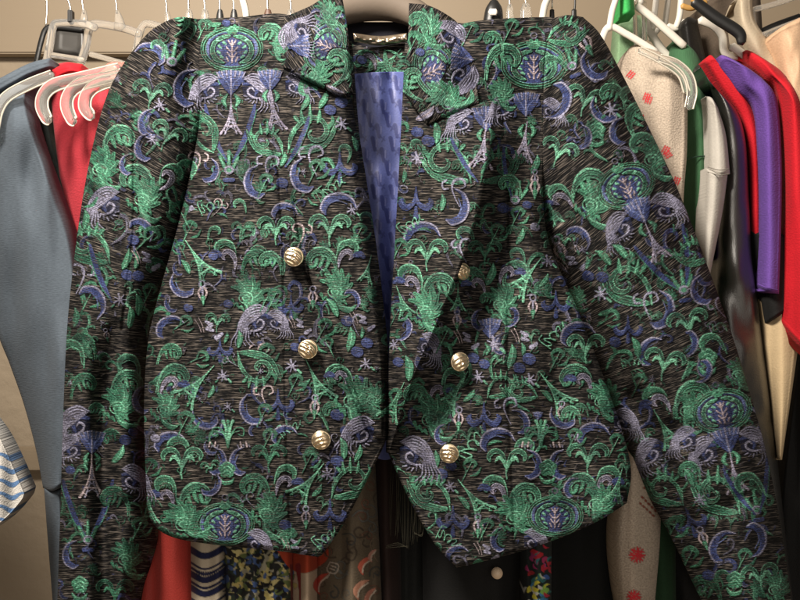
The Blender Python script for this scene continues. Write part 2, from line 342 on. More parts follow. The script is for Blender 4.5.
crescent(204, 421, -70, .8); crescent(249, 412, -30, .9); anchor(278, 402, 0, .9); curlsprig(228, 430, 0, .95); crescent(170, 441, 85, .95); arch(190, 448, 0, .9); hook(262, 392, 0, .8, 1, LP); squig(186, 425, 0, 1.2); squig(265, 415, 0, 1); star(228, 407, 0, .7)
acanthus(163, 410, 10, 1.0); script(292, 428, 10, .75); crescent(283, 433, 70, .75); blob(155, 438, 4, L)
fleur(182, 459, 0, 1.0); plume(180, 498, 0, 1.02, -1); arch(176, 486, 0, .85); paisley(168, 498, 10, .9); crescent(219, 462, 5, .8, -1); crescent(237, 462, 0, .8); rosette(227, 470, 0, .95)
crescent(213, 487, 40, .7, -1); medallion(225, 524, 0, .88); plume(269, 488, 0, .95, 1, 0); fleur(269, 455, 0, .85, 0); arch(275, 475, 0, .85, -1); paisley(283, 484, 0, .95, -1); acanthus(183, 524, -30, 1.25, bright=1)
acanthus(267, 515, 20, 1.2); swoosh(253, 543, 0, .8, 1); tower(147, 490, -5, .8); squig(150, 470); acanthus(282, 535, 0, .8); squig(200, 520, 0, .8)
volute(312, 131, 0, 1.0, 1); leaf(305, 103, 20, .9); leaf(323, 100, 20, 1.0); blob(330, 110, 5); blob(341, 102, 5.4); star(342, 124, 0, 1); hook(309, 154, 0, 1, 1); anchor(340, 165, 0, .95); leaf(355, 144, -20, .8); crescent(300, 177, -15, 1.0)
tower(288, 93, -6, .01); stems(283, 165, 4, .9, 0, 1); script(334, 187, 0, .8); squig(317, 172, 0, 1.1); squig(318, 200, 0, .9, -1); leaf(283, 160, 15, .8); star(352, 210, 0, .8)
crescent(338, 203, 85, 1.05); fleur(330, 226, 0, 1.0); plume(337, 262, 0, 1.0, 1); arch(337, 250, 0, .85, -1); paisley(345, 257, 0, .9, -1); tower(371, 257, 14, .62); squig(360, 235); hook(304, 230, 0, .8, -1, LP)
acanthus(335, 292, 0, 1.15, bright=1); leaf(333, 308, -35, 1.1); crescent(354, 298, 150, .6); blob(347, 321, 5); pods(366, 320, 0, .8); leaf(350, 340, 3, 1.25); leaf(362, 333, 0, .6); blob(367, 343, 5); blob(357, 352, 5.2); star(366, 364, 0, .9)
bud(313, 289, 0, .95); anchor(291, 305, 0, .7); pods(303, 324, 0, .75); squig(325, 330, 0, 1); squig(327, 347, 0, .9, -1); blob(295, 347, 4.2); star(292, 366, 0, 1); squig(275, 300, 0, 1); swoosh(272, 322, 0, .7, 1)
arch(350, 376, 0, .95); plume(352, 378, 0, .75); paisley(342, 378, 6, .8); tower(307, 362, -25, 1.05); leaf(304, 383, 60, .7); bud(315, 398, 2, 1); squig(296, 385, 0, 1)
plume(344, 412, 0, .7, 1, 0); blob(337, 415, 5.5); blob(346, 431, 5); acanthus(352, 402, 15, 1.35); swoosh(366, 434, 8, 1.0, -1); leaf(343, 449, -12, 1.1); blob(337, 461, 5.4); leaf(358, 454, 15, .9); squig(310, 462, 0, 1); hook(353, 320, 0, .7)
volute(352, 480, 0, .85, 1); star(328, 474, 0, 1); tower(322, 466, 38, 1.0); leaf(317, 491, 35, .8); bud(306, 509, 0, .95); anchor(330, 512, 0, .9); script(327, 537, 0, .8); pods(298, 545, 0, .8); blob(285, 525, 5); squig(290, 540); squig(270, 440)
acanthus(372, 400, 0, .8); script(340, 540, 0, .5)
# ---- right front and lapel
volute(446, 160, 0, 1.05, -1); leaf(436, 133, -8, 1.15); leaf(452, 136, 25, .9); blob(417, 132, 5.2); blob(428, 141, 5.4); star(417, 158, 0, 1); anchor(416, 200, 0, .95); hook(452, 186, 0, .95, 1); leaf(404, 176, 0, .7)
fan(486, 118, 0, .95); swoosh(467, 122, 0, .85, -1); leafpair(486, 135, 0, .95); tower(486, 128, 8, .95, L, (.30, .27, .36)); stems(480, 180, -10, .85, 1, 0)
medallion(534, 65, 0, .98); fan(526, 104, 0, .95); swoosh(508, 108, 0, .8, -1); swoosh(547, 110, 0, .7, 1); leafpair(527, 131, 0, .95); tower(527, 124, 8, .9, L, (.30, .27, .36))
volute(500, 165, 0, .8, 1, 0); sprig(515, 200, 15, 1); leaf(535, 165, 15, 1.0); bud(535, 178, 0, 1); stems(514, 195, 12, .8, 1, 0); plume(487, 60, 0, 1.1, -1); acanthus(500, 95, 0, .9); plume(502, 40, 0, .6); squig(470, 35, 0, 1.2); squig(512, 30)  # volute in the dull greens: lapel shadow painted into its colour
crescent(459, 208, 10, 1.05, -1); crescent(421, 232, 80, 1.05); arch(474, 235, 0, .7); fleur(427, 251, 0, 1.0); arch(422, 276, 0, .95); plume(424, 288, 0, 1.0, -1); paisley(413, 284, 6, .9); leaf(442, 203, 0, .9, G); hook(460, 245, 0, .8)
script(412, 224, 0, .8); tower(397, 288, -20, .7); squig(400, 250); fleur(485, 250, 0, .8, 0); plume(485, 280, 0, .85, 1, 0); leaf(490, 275, 15, 1.2); paisley(479, 285, 0, .8); arch(503, 272, 0, .95, -1); paisley(506, 274, 0, .9, -1); tower(540, 260, 38, 1.02)  # fleur and plume beside the lapel drawn dull, its shade painted in
tower(458, 285, 0, .6); squig(518, 218, 0, 1); blob(503, 208, 5); blob(535, 227, 4, L); leaf(520, 237, 20, .9); blob(527, 205, 4); squig(497, 235); arch(525, 255, 0, .6); bud(535, 172, 0, .8); star(548, 261, 0, .9); leaf(544, 281, 30, .8); bud(533, 298, 0, 1); anchor(556, 302, 0, .8)
plume(520, 185, 0, .7, 1); plume(495, 300, 0, .5)
acanthus(424, 312, 0, 1.2, bright=1); swoosh(424, 345, 20, .8, 1); crescent(405, 330, 200, .7); leaf(408, 369, -10, 1.3); tower(403, 385, 25, .9); blob(398, 362, 4.5); star(394, 345, 0, .8); squig(398, 315); squig(396, 400)
bud(457, 312, 0, .9, dim=.8); arch(442, 378, 0, .9, -1); plume(428, 396, 0, .8, 1, 0); paisley(436, 392, 0, .8, -1); tower(466, 374, 32, 1.0); leaf(469, 396, 40, .85); bud(459, 410, 2, 1); squig(445, 340, 0, 1.1)  # first bud dimmed and plume dulled to paint the lapel's shadow
acanthus(500, 305, 0, 1.1); fan(490, 328, 0, .8); star(494, 344, 0, 1.2); crescent(477, 320, 0, .6); crescent(513, 318, 200, .6); leafpair(482, 349, 0, .9); pods(470, 338, 0, .8); pods(528, 337, 0, .85); leaf(511, 357, 5, 1.25); leaf(523, 350, -10, .7); blob(529, 359, 5.6); blob(519, 368, 5.2); blob(473, 358, 5); blob(484, 364, 4.6)
star(478, 377, 0, 1); star(530, 380, 0, 1); volute(502, 385, 0, .6, 1); volute(520, 390, -20, .6, -1); hook(504, 405, 0, .9, 1, L); anchor(484, 416, 0, .95); squig(450, 395); crescent(522, 421, -20, .75, -1)
script(475, 442, -20, 1.1); crescent(496, 438, 75, 1.0); arch(514, 448, 0, .8, -1); fleur(507, 460, 0, .95); arch(507, 487, 0, .95); plume(510, 498, 0, 1.0, -1); paisley(499, 492, 8, .95); tower(460, 482, -38, 1.0); leaf(464, 503, -45, .9); star(450, 487, 0, .9); squig(470, 470, 0, 1)
leaf(434, 463, 8, 1.2); blob(441, 474, 5.5); blob(451, 466, 4.5); volute(430, 492, 0, .85, -1); swoosh(408, 455, 0, 1.1, 1); acanthus(430, 420, 0, 1.3); crescent(440, 435, 0, .6); fan(447, 420, 0, .01)
anchor(453, 519, 0, .9); bud(478, 517, 0, 1.0); script(450, 540, 70, .8); acanthus(514, 518, -20, 1.25, bright=1); swoosh(530, 542, 0, .8, 1); crescent(497, 540, 0, .7); pods(490, 550, 0, .8); squig(487, 530); crescent(455, 553, 60, .7)
script(556, 334, -10, .9); crescent(576, 332, 70, 1.0); fleur(586, 345, 0, .9); plume(592, 380, 0, 1.05, 1); paisley(585, 382, 6, .95); tower(541, 374, -38, 1.02); leaf(547, 396, -50, .85); acanthus(602, 402, 0, 1.15, bright=1); swoosh(620, 422, 0, .8, 1); bud(562, 404, 0, .9)
fan(538, 416, 0, .35); crescent(561, 420, -60, .8); plume(580, 415, 0, .6, 1); curlsprig(541, 430, 0, .95); crescent(534, 465, 0, .85, -1); crescent(557, 465, 0, .85); rosette(548, 468, 0, 1.0); medallion(555, 516, 0, .84); squig(558, 360)
fleur(588, 455, 0, 1.0); plume(597, 488, 0, 1.0, 1); arch(597, 477, 0, .9, -1); paisley(604, 483, 0, .9, -1); acanthus(596, 505, 20, 1.15, bright=1); crescent(592, 432, 75, .95); tower(622, 470, 15, .8); squig(617, 445); squig(575, 440); crescent(570, 487, 20, .6)
fleur(565, 240, 0, .5); acanthus(575, 300, 0, .7)
# ---- collar wings (cut on the cross: the drawing lies turned)
medallion(325, 46, -65, .82); swoosh(296, 42, -90, 1.0, 1); swoosh(300, 30, -80, .8, -1); acanthus(312, 75, 70, 1.0, bright=1); plume(346, 78, 60, 1.0, 1); fan(300, 46, 90, .8); squig(340, 20, 0, 1.2); acanthus(325, 14, 0, .8); leaf(335, 90, 110, 1, L, LP)
medallion(436, 70, 65, .9); swoosh(462, 72, 95, 1.0, 1); swoosh(452, 40, 70, .9, -1); fan(462, 58, -80, .9); acanthus(448, 102, -60, 1.2, bright=1); plume(408, 95, -70, .9, -1); leaf(425, 114, 50, 1.2, L, LP); acanthus(425, 30, 0, 1.1); plume(430, 22, 0, .7); squig(415, 45, 0, 1.2); blob(420, 52, 4)
# ---- right sleeve (weave runs up to the right)
bud(580, 32, -28, 1.3); volute(568, 32, 20, .7); plume(560, 60, -30, .7); crescent(592, 68, -40, .95); sprig(572, 66, -20, 1); fleur(586, 98, 15, .95); crescent(560, 102, 200, 1.1); crescent(602, 112, -50, .9); star(611, 110, 0, 1.1); rosette(597, 131, 0, 1.0); crescent(585, 138, 10, .7, -1); crescent(617, 132, 0, .8)
plume(624, 95, 0, .8); arch(640, 92, -20, .8); plume(628, 128, -40, 1.05, -1); arch(655, 140, -20, 1); acanthus(652, 160, 0, 1.2); acanthus(590, 205, 10, 1.25); fleur(560, 150, 20, .9); plume(573, 185, 0, 1.1, -1); arch(568, 190, -20, .8); paisley(562, 200, -25, .95); squig(545, 215)
medallion(626, 186, -24, .9); epaulette(640, 211, -24, 1.0); stems(683, 288, -25, 1.05); sprig(684, 290, -8, 1.05); volute(627, 282, 0, 1.05, -1); leaf(604, 258, -50, 1.1); leaf(621, 252, -50, 1.1); leaf(632, 258, -20, .8); blob(588, 276, 5.2); blob(602, 277, 5.2)
star(601, 294, 0, 1.1); hook(644, 300, 0, 1, 1); crescent(580, 236, 130, .8); tower(550, 205, -25, .5); bud(556, 240, -20, 1.2); pods(575, 260, -20, .9); leaf(587, 263, 0, .7); star(583, 250, 0, .6); leaf(605, 312, 60, .8)
crescent(664, 311, 10, 1.1, -1); fleur(688, 322, -12, 1.0); crescent(699, 292, -20, .85); volute(692, 252, -30, .7, -1); squig(610, 320, 30, 1); anchor(628, 327, 0, .8); blob(615, 342, 5); crescent(648, 350, 30, .9); leaf(636, 348, -20, 1.1); script(634, 362, 30, .7); rosette(708, 358, 0, 1.1); crescent(690, 345, 200, .8); hook(716, 305, -20, .8)
arch(722, 340, -20, .9); fleur(665, 361, 10, 1.0); plume(676, 398, 0, 1.15, -1); arch(668, 398, -5, 1.0); paisley(661, 402, -15, 1, ); acanthus(687, 412, 20, 1.1, bright=1); medallion(722, 411, -14, .9); epaulette(727, 440, -12, 1.0); crescent(705, 372, 200, .7); acanthus(738, 375, 0, .9); squig(640, 385)
tower(655, 412, -30, .9); volute(664, 488, 0, .8, -1); volute(716, 492, 0, 1.0, -1); plume(700, 472, 0, .7); sprig(757, 510, -10, 1); crescent(757, 540, 180, 1.0); stems(757, 512, -14, .9); star(700, 500, 0, .9); anchor(690, 520, -20, .9); fleur(760, 575, -10, .9); blob(650, 455, 5); bud(700, 530, -20, 1); swoosh(690, 440, 0, .8, -1); leaf(690, 478, -30, 1); swoosh(655, 452, -20, .9, -1)
crescent(720, 545, 30, 1); rosette(735, 580, 0, 1); plume(720, 590, 0, 1, 1, 0); squig(690, 560, 0, 1.2); acanthus(775, 590, 0, 1); squig(745, 560); arch(760, 480, -20, 1); squig(675, 530, 0, 1.2); blob(708, 575, 5)
# ---- left sleeve (weave runs down to the right)
crescent(152, 52, -65, .9, -1); sprig(172, 62, 12, 1.1); crescent(184, 88, 8, 1.1); fleur(152, 92, 10, .95); plume(185, 30, 60, .7); arch(165, 50, 20, .6); rosette(139, 118, 0, .8); crescent(146, 124, 0, .85); star(160, 105, 0, 1); star(152, 140, 0, .8)
plume(104, 140, 0, 1.0, -1); fleur(169, 134, 25, .9); arch(175, 168, 10, .85, -1); plume(152, 180, 0, 1.05, 1); arch(160, 175, 0, .9, -1); paisley(167, 180, 70, 1, tail=0); acanthus(142, 200, 10, 1.2, bright=1); acanthus(100, 170, 0, 1.2, bright=1); swoosh(112, 205, 0, 1.05, -1); crescent(142, 148, 0, .8); crescent(125, 165, 0, .6)
tower(168, 195, -15, .5); squig(180, 215, 0, 1.2, -1); crescent(143, 228, 130, .8); blob(133, 240, 5); volute(87, 243, 0, .95, -1); leaf(126, 260, 15, 1.1); leaf(136, 262, 0, .8); pods(150, 258, 0, .9); blob(127, 275, 5); blob(138, 276, 5); hook(84, 272, 0, 1, -1); star(120, 300, 0, 1)
leaf(138, 305, -8, 1.1); leaf(130, 318, 0, 1.1); stems(115, 300, 0, 1, 1, 0); squig(90, 300, 0, 1.2); leaf(85, 220, 0, 1); squig(150, 295, 0, 1); crescent(95, 300, 150, 1); squig(150, 240, 20, 1.2); leaf(75, 318, 0, 1); plume(95, 345, 0, .8, 1, 0); squig(84, 200, 0, 1.2)
arch(84, 352, 0, 1.0); plume(112, 385, 0, 1.0, -1); plume(72, 385, 0, .8, -1, 0); acanthus(117, 408, 0, 1.2, bright=1); swoosh(82, 425, 0, 1.1, -1); blob(125, 440, 5); blob(133, 432, 4); leaf(118, 455, 30, 1.1); tower(92, 455, 0, 1, L, LP); leafpair(92, 465, 0, .9); stems(88, 535, 0, 1); sprig(88, 540, 0, 1); epaulette(92, 442, 0, .9, 1, 0, 0)
plume(128, 500, 0, .9, 1, 0); swoosh(128, 480, 0, .9, 1); rosette(80, 585, 0, 1); crescent(70, 555, 0, .8); acanthus(125, 560, 0, 1.1); squig(140, 530, 0, 1.1); fleur(115, 590, 0, .9, 0); crescent(140, 400, 0, .8); arch(140, 365, 0, .9); blob(70, 470, 4)
# ---- inside of the back neck
plume(378, 62, 0, .8, 1); plume(372, 66, 40, .8, -1); paisley(370, 60, 0, .8); tower(400, 50, 40, .5); blob(362, 60, 4); volute(395, 62, 90, .5)

# ------------------------------------------------------------------ second canvas: printed clothes and lining
C2 = Canvas()
def t2(x, y, rot=0, sc=1, f=1): return T(x, y, rot, sc, f, cv=C2)
for j in range(11):                                   # lining jacquard: small broken checks
    for i in range(8):
        x = 350+i*9+(j % 2)*4.5; y = 66+j*24+(i % 2)*11
        t = t2(x, y, -6); t.st([(0, 0), (1, 12)], [2.0, 1.6], (.028, .036, .15), .6, alpha=.9); t.st([(4, 2), (3, 9)], .8, (.24, .26, .54), .6, alpha=.7)
        t.st([(2.5, 12), (6, 16)], .55, (.05, .06, .2), .6); t.st([(6, 12), (3, 17)], .5, (.05, .06, .2), .6)
RED = (.55, .03, .04)
def flake(x, y, sc=1, rot=0):
    for a in range(4):
        t = t2(x, y, rot+a*45, sc); t.st([(0, -8), (0, 8)], .9, RED, .5)
        for s_ in (-1, 1): t.st([(s_*3, s_*5), (0, s_*3)], .8, RED, .5); t.st([(-s_*3, s_*7), (0, s_*5)], .8, RED, .5)
for (x, y, r) in [(647, 97, 0), (649, 100, 0), (631, 75, 20), (666, 150, 10), (668, 155, 40), (677, 181, 0), (640, 118, 0)]: 
    t = t2(x, y, 15+r, .75)
    for q in range(-1, 2): t.st([(q*3.2, -5), (q*3.2-1, 5)], .9, RED, .5); t.st([(-4, q*3), (4, q*3-1)], .5, RED, .5)
for (x, y, s) in [(637, 555, 1.0), (634, 597, .9), (652, 500, .01), (622, 580, .01)]: flake(x, y, s)
BR = (.22, .05, .03)
for i in range(5): t2(642+i*3.2, 497+i*3.3).st([(0, 0), (1, 1)], 1.2, BR, .5); t2(640+i*3.2, 503+i*3).st([(0, 0), (1, 1)], 1.1, BR, .5); t2(650-i*3, 495-i*8).st([(0, 0), (.5, .5)], 1.0, (.8, .75, .6), .5)
for i in range(3): t2(644, 470+i*9).st([(0, 0), (1, 0)], 1.1, BR, .5); 
NV = (.012, .014, .05)
for (y, w) in [(553, 3.2), (566, 1.0), (571, 1.2), (577, 3.0), (585, 1.2), (591, 3.0), (602, 1.2)]: t2(0, 0).st([(190, y-4), (203, y+3), (215, y), (228, y-9)], w, NV, .5)
for i in range(14): t2(197+i*2.2, 574-((i-5)/5)**2).st([(0, -2), (0, 2)], .7, NV, .5)
for i in range(420):                                  # painterly florals of the yellow and black print
    x = random.uniform(226, 292); y = random.uniform(535, 612); c = random.choice([(.42, .34, .12), (.52, .45, .20), (.01, .01, .012), (.012, .012, .02), (.05, .09, .22), (.12, .15, .05), (.02, .03, .02), (.30, .28, .2)])
    a = random.uniform(0, 6.28); l = random.uniform(4, 9); t2(x, y).st([(0, 0), (l*.5*math.cos(a)+1, l*.5*math.sin(a)), (l*math.cos(a+.5), l*math.sin(a+.5))], [.8, random.uniform(1.2, 2.8), .5], c, .5, n=3)
t2(0, 0).st([(289, 545), (302, 557), (316, 553)], [13, 16, 13], (.36, .05, .02), .5); t2(0, 0).st([(298, 566), (300, 590), (300, 620)], [3, 1.2, 1], (.20, .02, .02), .5); t2(0, 0).st([(291, 565), (293, 620)], 1, (.15, .02, .02), .5)
for i in range(60):                                   # brown paisley print
    x = random.uniform(318, 378); y = random.uniform(470, 610); c = random.choice([(.05, .035, .025), (.17, .12, .08), (.10, .10, .09), (.16, .07, .045), (.045, .05, .05)])
    a = random.uniform(0, 6.28); t2(x, y, math.degrees(a), random.uniform(.5, 1.2)).st([(0, 8), (-4, 2), (-2, -5), (4, -5), (5, 0), (1, 2)], random.uniform(.4, .9), c, .4)
for (x, y, s_, c) in [(322, 584, 1, (.40, .05, .03)), (366, 566, .9, (.45, .10, .06)), (373, 556, .6, (.42, .20, .15)), (362, 590, 1.0, (.42, .2, .13)), (372, 598, .9, (.4, .16, .11))]:
    t = t2(x, y, 8+y % 23, s_); t.st([(0, 10), (-5, 3), (-3, -6), (3, -12)], [1, 3.4, 2.6, .5], c, .5); t.st([(-1, 8), (-2, 0), (3, -9)], .9, (.5, .42, .33), .6)
t = t2(330, 562, 20); [t.st(p_, .8, (.32, .27, .22), .5) for p_ in ([(0, 0), (9, 0), (9, 9), (0, 9), (0, 0)], [(2, 3), (7, 3)], [(2, 6), (7, 6)], [(4, 9), (3, 16)])]
for (x, y, r, c) in [(537, 553, 7, (.40, .02, .03)), (545, 560, 4, (.35, .03, .1)), (531, 574, 4, (.3, .02, .03)), (536, 582, 6, (.03, .13, .13)), (531, 590, 5, (.55, .50, .06)), (545, 593, 6, (.22, .42, .08)), (538, 603, 6, (.12, .30, .5)), (546, 578, 4, (.04, .10, .3)), (529, 603, 4, (.5, .5, .45)), (545, 566, 3, (.3, .05, .2))]:
    a = random.uniform(0, 180); t2(x, y, a).st([(-r*.6, 0), (0, r*.3), (r*.7, 0)], [r*.4, r*.6, r*.3], c, .5)
for i in range(46):
    x = random.uniform(525, 552); y = random.uniform(545, 612); c = random.choice([(.4, .02, .04), (.3, .03, .12), (.03, .15, .16)] if y < 575 else [(.55, .5, .05), (.2, .42, .08), (.05, .2, .4), (.03, .13, .13), (.5, .5, .45), (.4, .03, .05)])
    t2(x, y, random.uniform(0, 180)).st([(-3, 0), (0, 1.5), (3.5, 0)], [.6, random.uniform(.9, 2.2), .4], c, .5)
for k_ in range(6):                                   # blue waves of the cream knit
    y = 452+k_*13; t2(0, 0).st([(-15, y+8), (0, y+2), (12, y+7), (22, y+2), (34, y+4)], [2.2, 1.6, 2.6, 1.2, 1], (.10, .19, .36), .5)

# ------------------------------------------------------------------ materials
def principled(name, col, rough=.8, metal=0, **kw):
    m = bpy.data.materials.new(name); m.use_nodes = True; b = m.node_tree.nodes['Principled BSDF']
    b.inputs['Base Color'].default_value = (*col, 1); b.inputs['Roughness'].default_value = rough; b.inputs['Metallic'].default_value = metal
    for k_, v in kw.items(): b.inputs[k_].default_value = v
    return m
def N(m, typ, **kw):
    n = m.node_tree.nodes.new(typ)
    for k_, v in kw.items(): setattr(n, k_, v)
    return n
def link(m, a, b): m.node_tree.links.new(a, b)
def mathn(m, op, a, b=None):
    n = N(m, 'ShaderNodeMath', operation=op)
    for i, v in enumerate((a, b)):
        if v is None: continue
        if isinstance(v, (int, float)): n.inputs[i].default_value = v
        else: link(m, v, n.inputs[i])
    return n.outputs[0]
def mixc(m, f, a, b, mode='MIX'):
    n = N(m, 'ShaderNodeMix', data_type='RGBA', blend_type=mode)
    for i, v in ((0, f), (6, a), (7, b)):
        if isinstance(v, (int, float)): n.inputs[i].default_value = v
        elif isinstance(v, tuple): n.inputs[i].default_value = (*v, 1)
        else: link(m, v, n.inputs[i])
    return n.outputs[2]
def noise(m, vec, scale, detail=2, mp=None):
    if mp:
        n0 = N(m, 'ShaderNodeMapping'); n0.inputs['Scale'].default_value = mp; link(m, vec, n0.inputs[0]); vec = n0.outputs[0]
    n = N(m, 'ShaderNodeTexNoise'); n.inputs['Scale'].default_value = scale; n.inputs['Detail'].default_value = detail; link(m, vec, n.inputs['Vector']); return n.outputs[0]
def ramp(m, v, a, b, c0=(0, 0, 0), c1=(1, 1, 1)):
    n = N(m, 'ShaderNodeValToRGB'); n.color_ramp.elements[0].position = a; n.color_ramp.elements[1].position = b
    n.color_ramp.elements[0].color = (*c0, 1); n.color_ramp.elements[1].color = (*c1, 1); link(m, v, n.inputs[0]); return n.outputs[0]
def bump(m, h, strength, dist):
    b = m.node_tree.nodes['Principled BSDF']; n = N(m, 'ShaderNodeBump'); n.inputs['Strength'].default_value = strength; n.inputs['Distance'].default_value = dist
    link(m, h, n.inputs['Height']); link(m, n.outputs[0], b.inputs['Normal'])

def jacquard():
    m = principled('jacquard', (.02, .02, .02), .72); b = m.node_tree.nodes['Principled BSDF']
    at = N(m, 'ShaderNodeAttribute', attribute_name='pattern'); wv = N(m, 'ShaderNodeAttribute', attribute_name='weave')
    v = wv.outputs['Vector']
    n1 = noise(m, v, 1.0, 2, (.065, 1.15, 1)); n2 = noise(m, v, 1.0, 1, (.13, 1.5, 1)); n3 = noise(m, v, .022, 3); n4 = noise(m, v, 1.0, 1, (.5, 1.0, 1))
    d1 = ramp(m, n1, .54, .68); d2 = ramp(m, n2, .60, .70)
    thr = mixc(m, n3, (.060, .050, .043), (.29, .25, .215))
    base = mixc(m, d1, (.0045, .0045, .0050), thr)
    base = mixc(m, mathn(m, 'MULTIPLY', d2, .5), base, (.13, .115, .10))
    pt = mixc(m, 1.0, at.outputs['Color'], ramp(m, n4, .34, .62, (.38, .38, .38), (1.38, 1.38, 1.38)), 'MULTIPLY')
    pt = mixc(m, 1.0, pt, ramp(m, noise(m, v, .045, 2), .34, .58, (.42, .42, .45), (1.1, 1.1, 1.08)), 'MULTIPLY')
    gap = mathn(m, 'MULTIPLY', at.outputs['Alpha'], mathn(m, 'SUBTRACT', 1.0, mathn(m, 'MULTIPLY', ramp(m, n2, .54, .62), .75)))
    col = mixc(m, gap, base, pt); link(m, col, b.inputs['Base Color'])
    h = mathn(m, 'ADD', mathn(m, 'MULTIPLY', n1, 1.0), mathn(m, 'MULTIPLY', n2, .6)); bump(m, h, .75, .0011)
    b.inputs['Specular IOR Level'].default_value = .14
    link(m, ramp(m, at.outputs['Alpha'], 0, 1, (.80,)*3, (.55,)*3), b.inputs['Roughness'])
    return m
def cloth(name, col, rough=.85, heather=.12, scale=900, printed=False, bumpd=.0006, sheen=.02, streak=None):
    m = principled(name, col, rough); b = m.node_tree.nodes['Principled BSDF']
    wv = N(m, 'ShaderNodeAttribute', attribute_name='weave'); v = wv.outputs['Vector']
    n1 = noise(m, v, 1.0, 2, streak or (.55, .6, 1)); n2 = noise(m, v, .05, 2)
    c = mixc(m, n1, tuple(x*(1-heather*2) for x in col), tuple(min(1, x*(1+heather*2)) for x in col))
    c = mixc(m, n2, c, mixc(m, 1.0, c, (.8, .8, .8), 'MULTIPLY'))
    if printed:
        at = N(m, 'ShaderNodeAttribute', attribute_name='pattern'); c = mixc(m, at.outputs['Alpha'], c, at.outputs['Color'])
    link(m, c, b.inputs['Base Color']); bump(m, n1, .5, bumpd); b.inputs['Sheen Weight'].default_value = sheen; b.inputs['Specular IOR Level'].default_value = .25
    return m

# ------------------------------------------------------------------ mesh builders
def tag(o, label=None, cat=None, group=None, kind=None):
    for k_, v in (('label', label), ('category', cat), ('group', group), ('kind', kind)):
        if v: o[k_] = v
    return o
def empty(name, loc, label, cat, group=None):
    o = bpy.data.objects.new(name, None); COL.objects.link(o); o.location = loc; o.empty_display_size = .02
    return tag(o, label, cat, group)
def mesh_obj(name, V, F, mat, parent=None, smooth=True, attrs=None):
    me = bpy.data.meshes.new(name); V = np.asarray(V, np.float32).reshape(-1, 3); F = np.asarray(F, np.int32)
    me.vertices.add(len(V)); me.vertices.foreach_set('co', V.ravel())
    k_ = F.shape[1]; me.loops.add(F.size); me.loops.foreach_set('vertex_index', F.ravel())
    me.polygons.add(len(F)); me.polygons.foreach_set('loop_start', np.arange(0, F.size, k_, dtype=np.int32)); me.polygons.foreach_set('loop_total', np.full(len(F), k_, np.int32))
    me.update(calc_edges=True)
    if smooth: me.polygons.foreach_set('use_smooth', np.ones(len(F), bool))
    if attrs:
        for nm, (ty, arr) in attrs.items():
            a = me.attributes.new(nm, ty, 'POINT'); a.data.foreach_set('color' if ty == 'FLOAT_COLOR' else 'vector', np.asarray(arr, np.float32).ravel())
    me.validate(); o = bpy.data.objects.new(name, me); COL.objects.link(o); me.materials.append(mat)
    if parent:
        o.parent = parent; bpy.context.view_layer.update(); o.matrix_parent_inverse = parent.matrix_world.inverted()
    return o
def resample(c, n):
    c = np.asarray(c, float); d = np.r_[0, np.cumsum(np.linalg.norm(np.diff(c[:, :2], axis=0), axis=1))]; t = np.linspace(0, d[-1], n)
    return np.stack([np.interp(t, d, c[:, i]) for i in range(c.shape[1])], 1)
def coons(top, bot, left, right, step):
    ln = lambda c: np.linalg.norm(np.diff(np.asarray(c)[:, :2], axis=0), axis=1).sum()
    n = int(max(ln(top), ln(bot))/step)+2; m = int(max(ln(left), ln(right))/step)+2
    Tp, B, Lf, Rt = resample(top, n), resample(bot, n), resample(left, m), resample(right, m)
    u = np.linspace(0, 1, n)[None, :, None]; v = np.linspace(0, 1, m)[:, None, None]
    g = (1-v)*Tp[None]+v*B[None]+(1-u)*Lf[:, None]+u*Rt[:, None]-((1-u)*(1-v)*Tp[0]+u*(1-v)*Tp[-1]+(1-u)*v*B[0]+u*v*B[-1])
    return g[..., 0], g[..., 1], np.broadcast_to(u[..., 0], g.shape[:2]), np.broadcast_to(v[..., 0], g.shape[:2])
def grid_faces(m, n):
    i = np.arange(m*n).reshape(m, n)
    return np.stack([i[:-1, :-1], i[1:, :-1], i[1:, 1:], i[:-1, 1:]], -1).reshape(-1, 4)
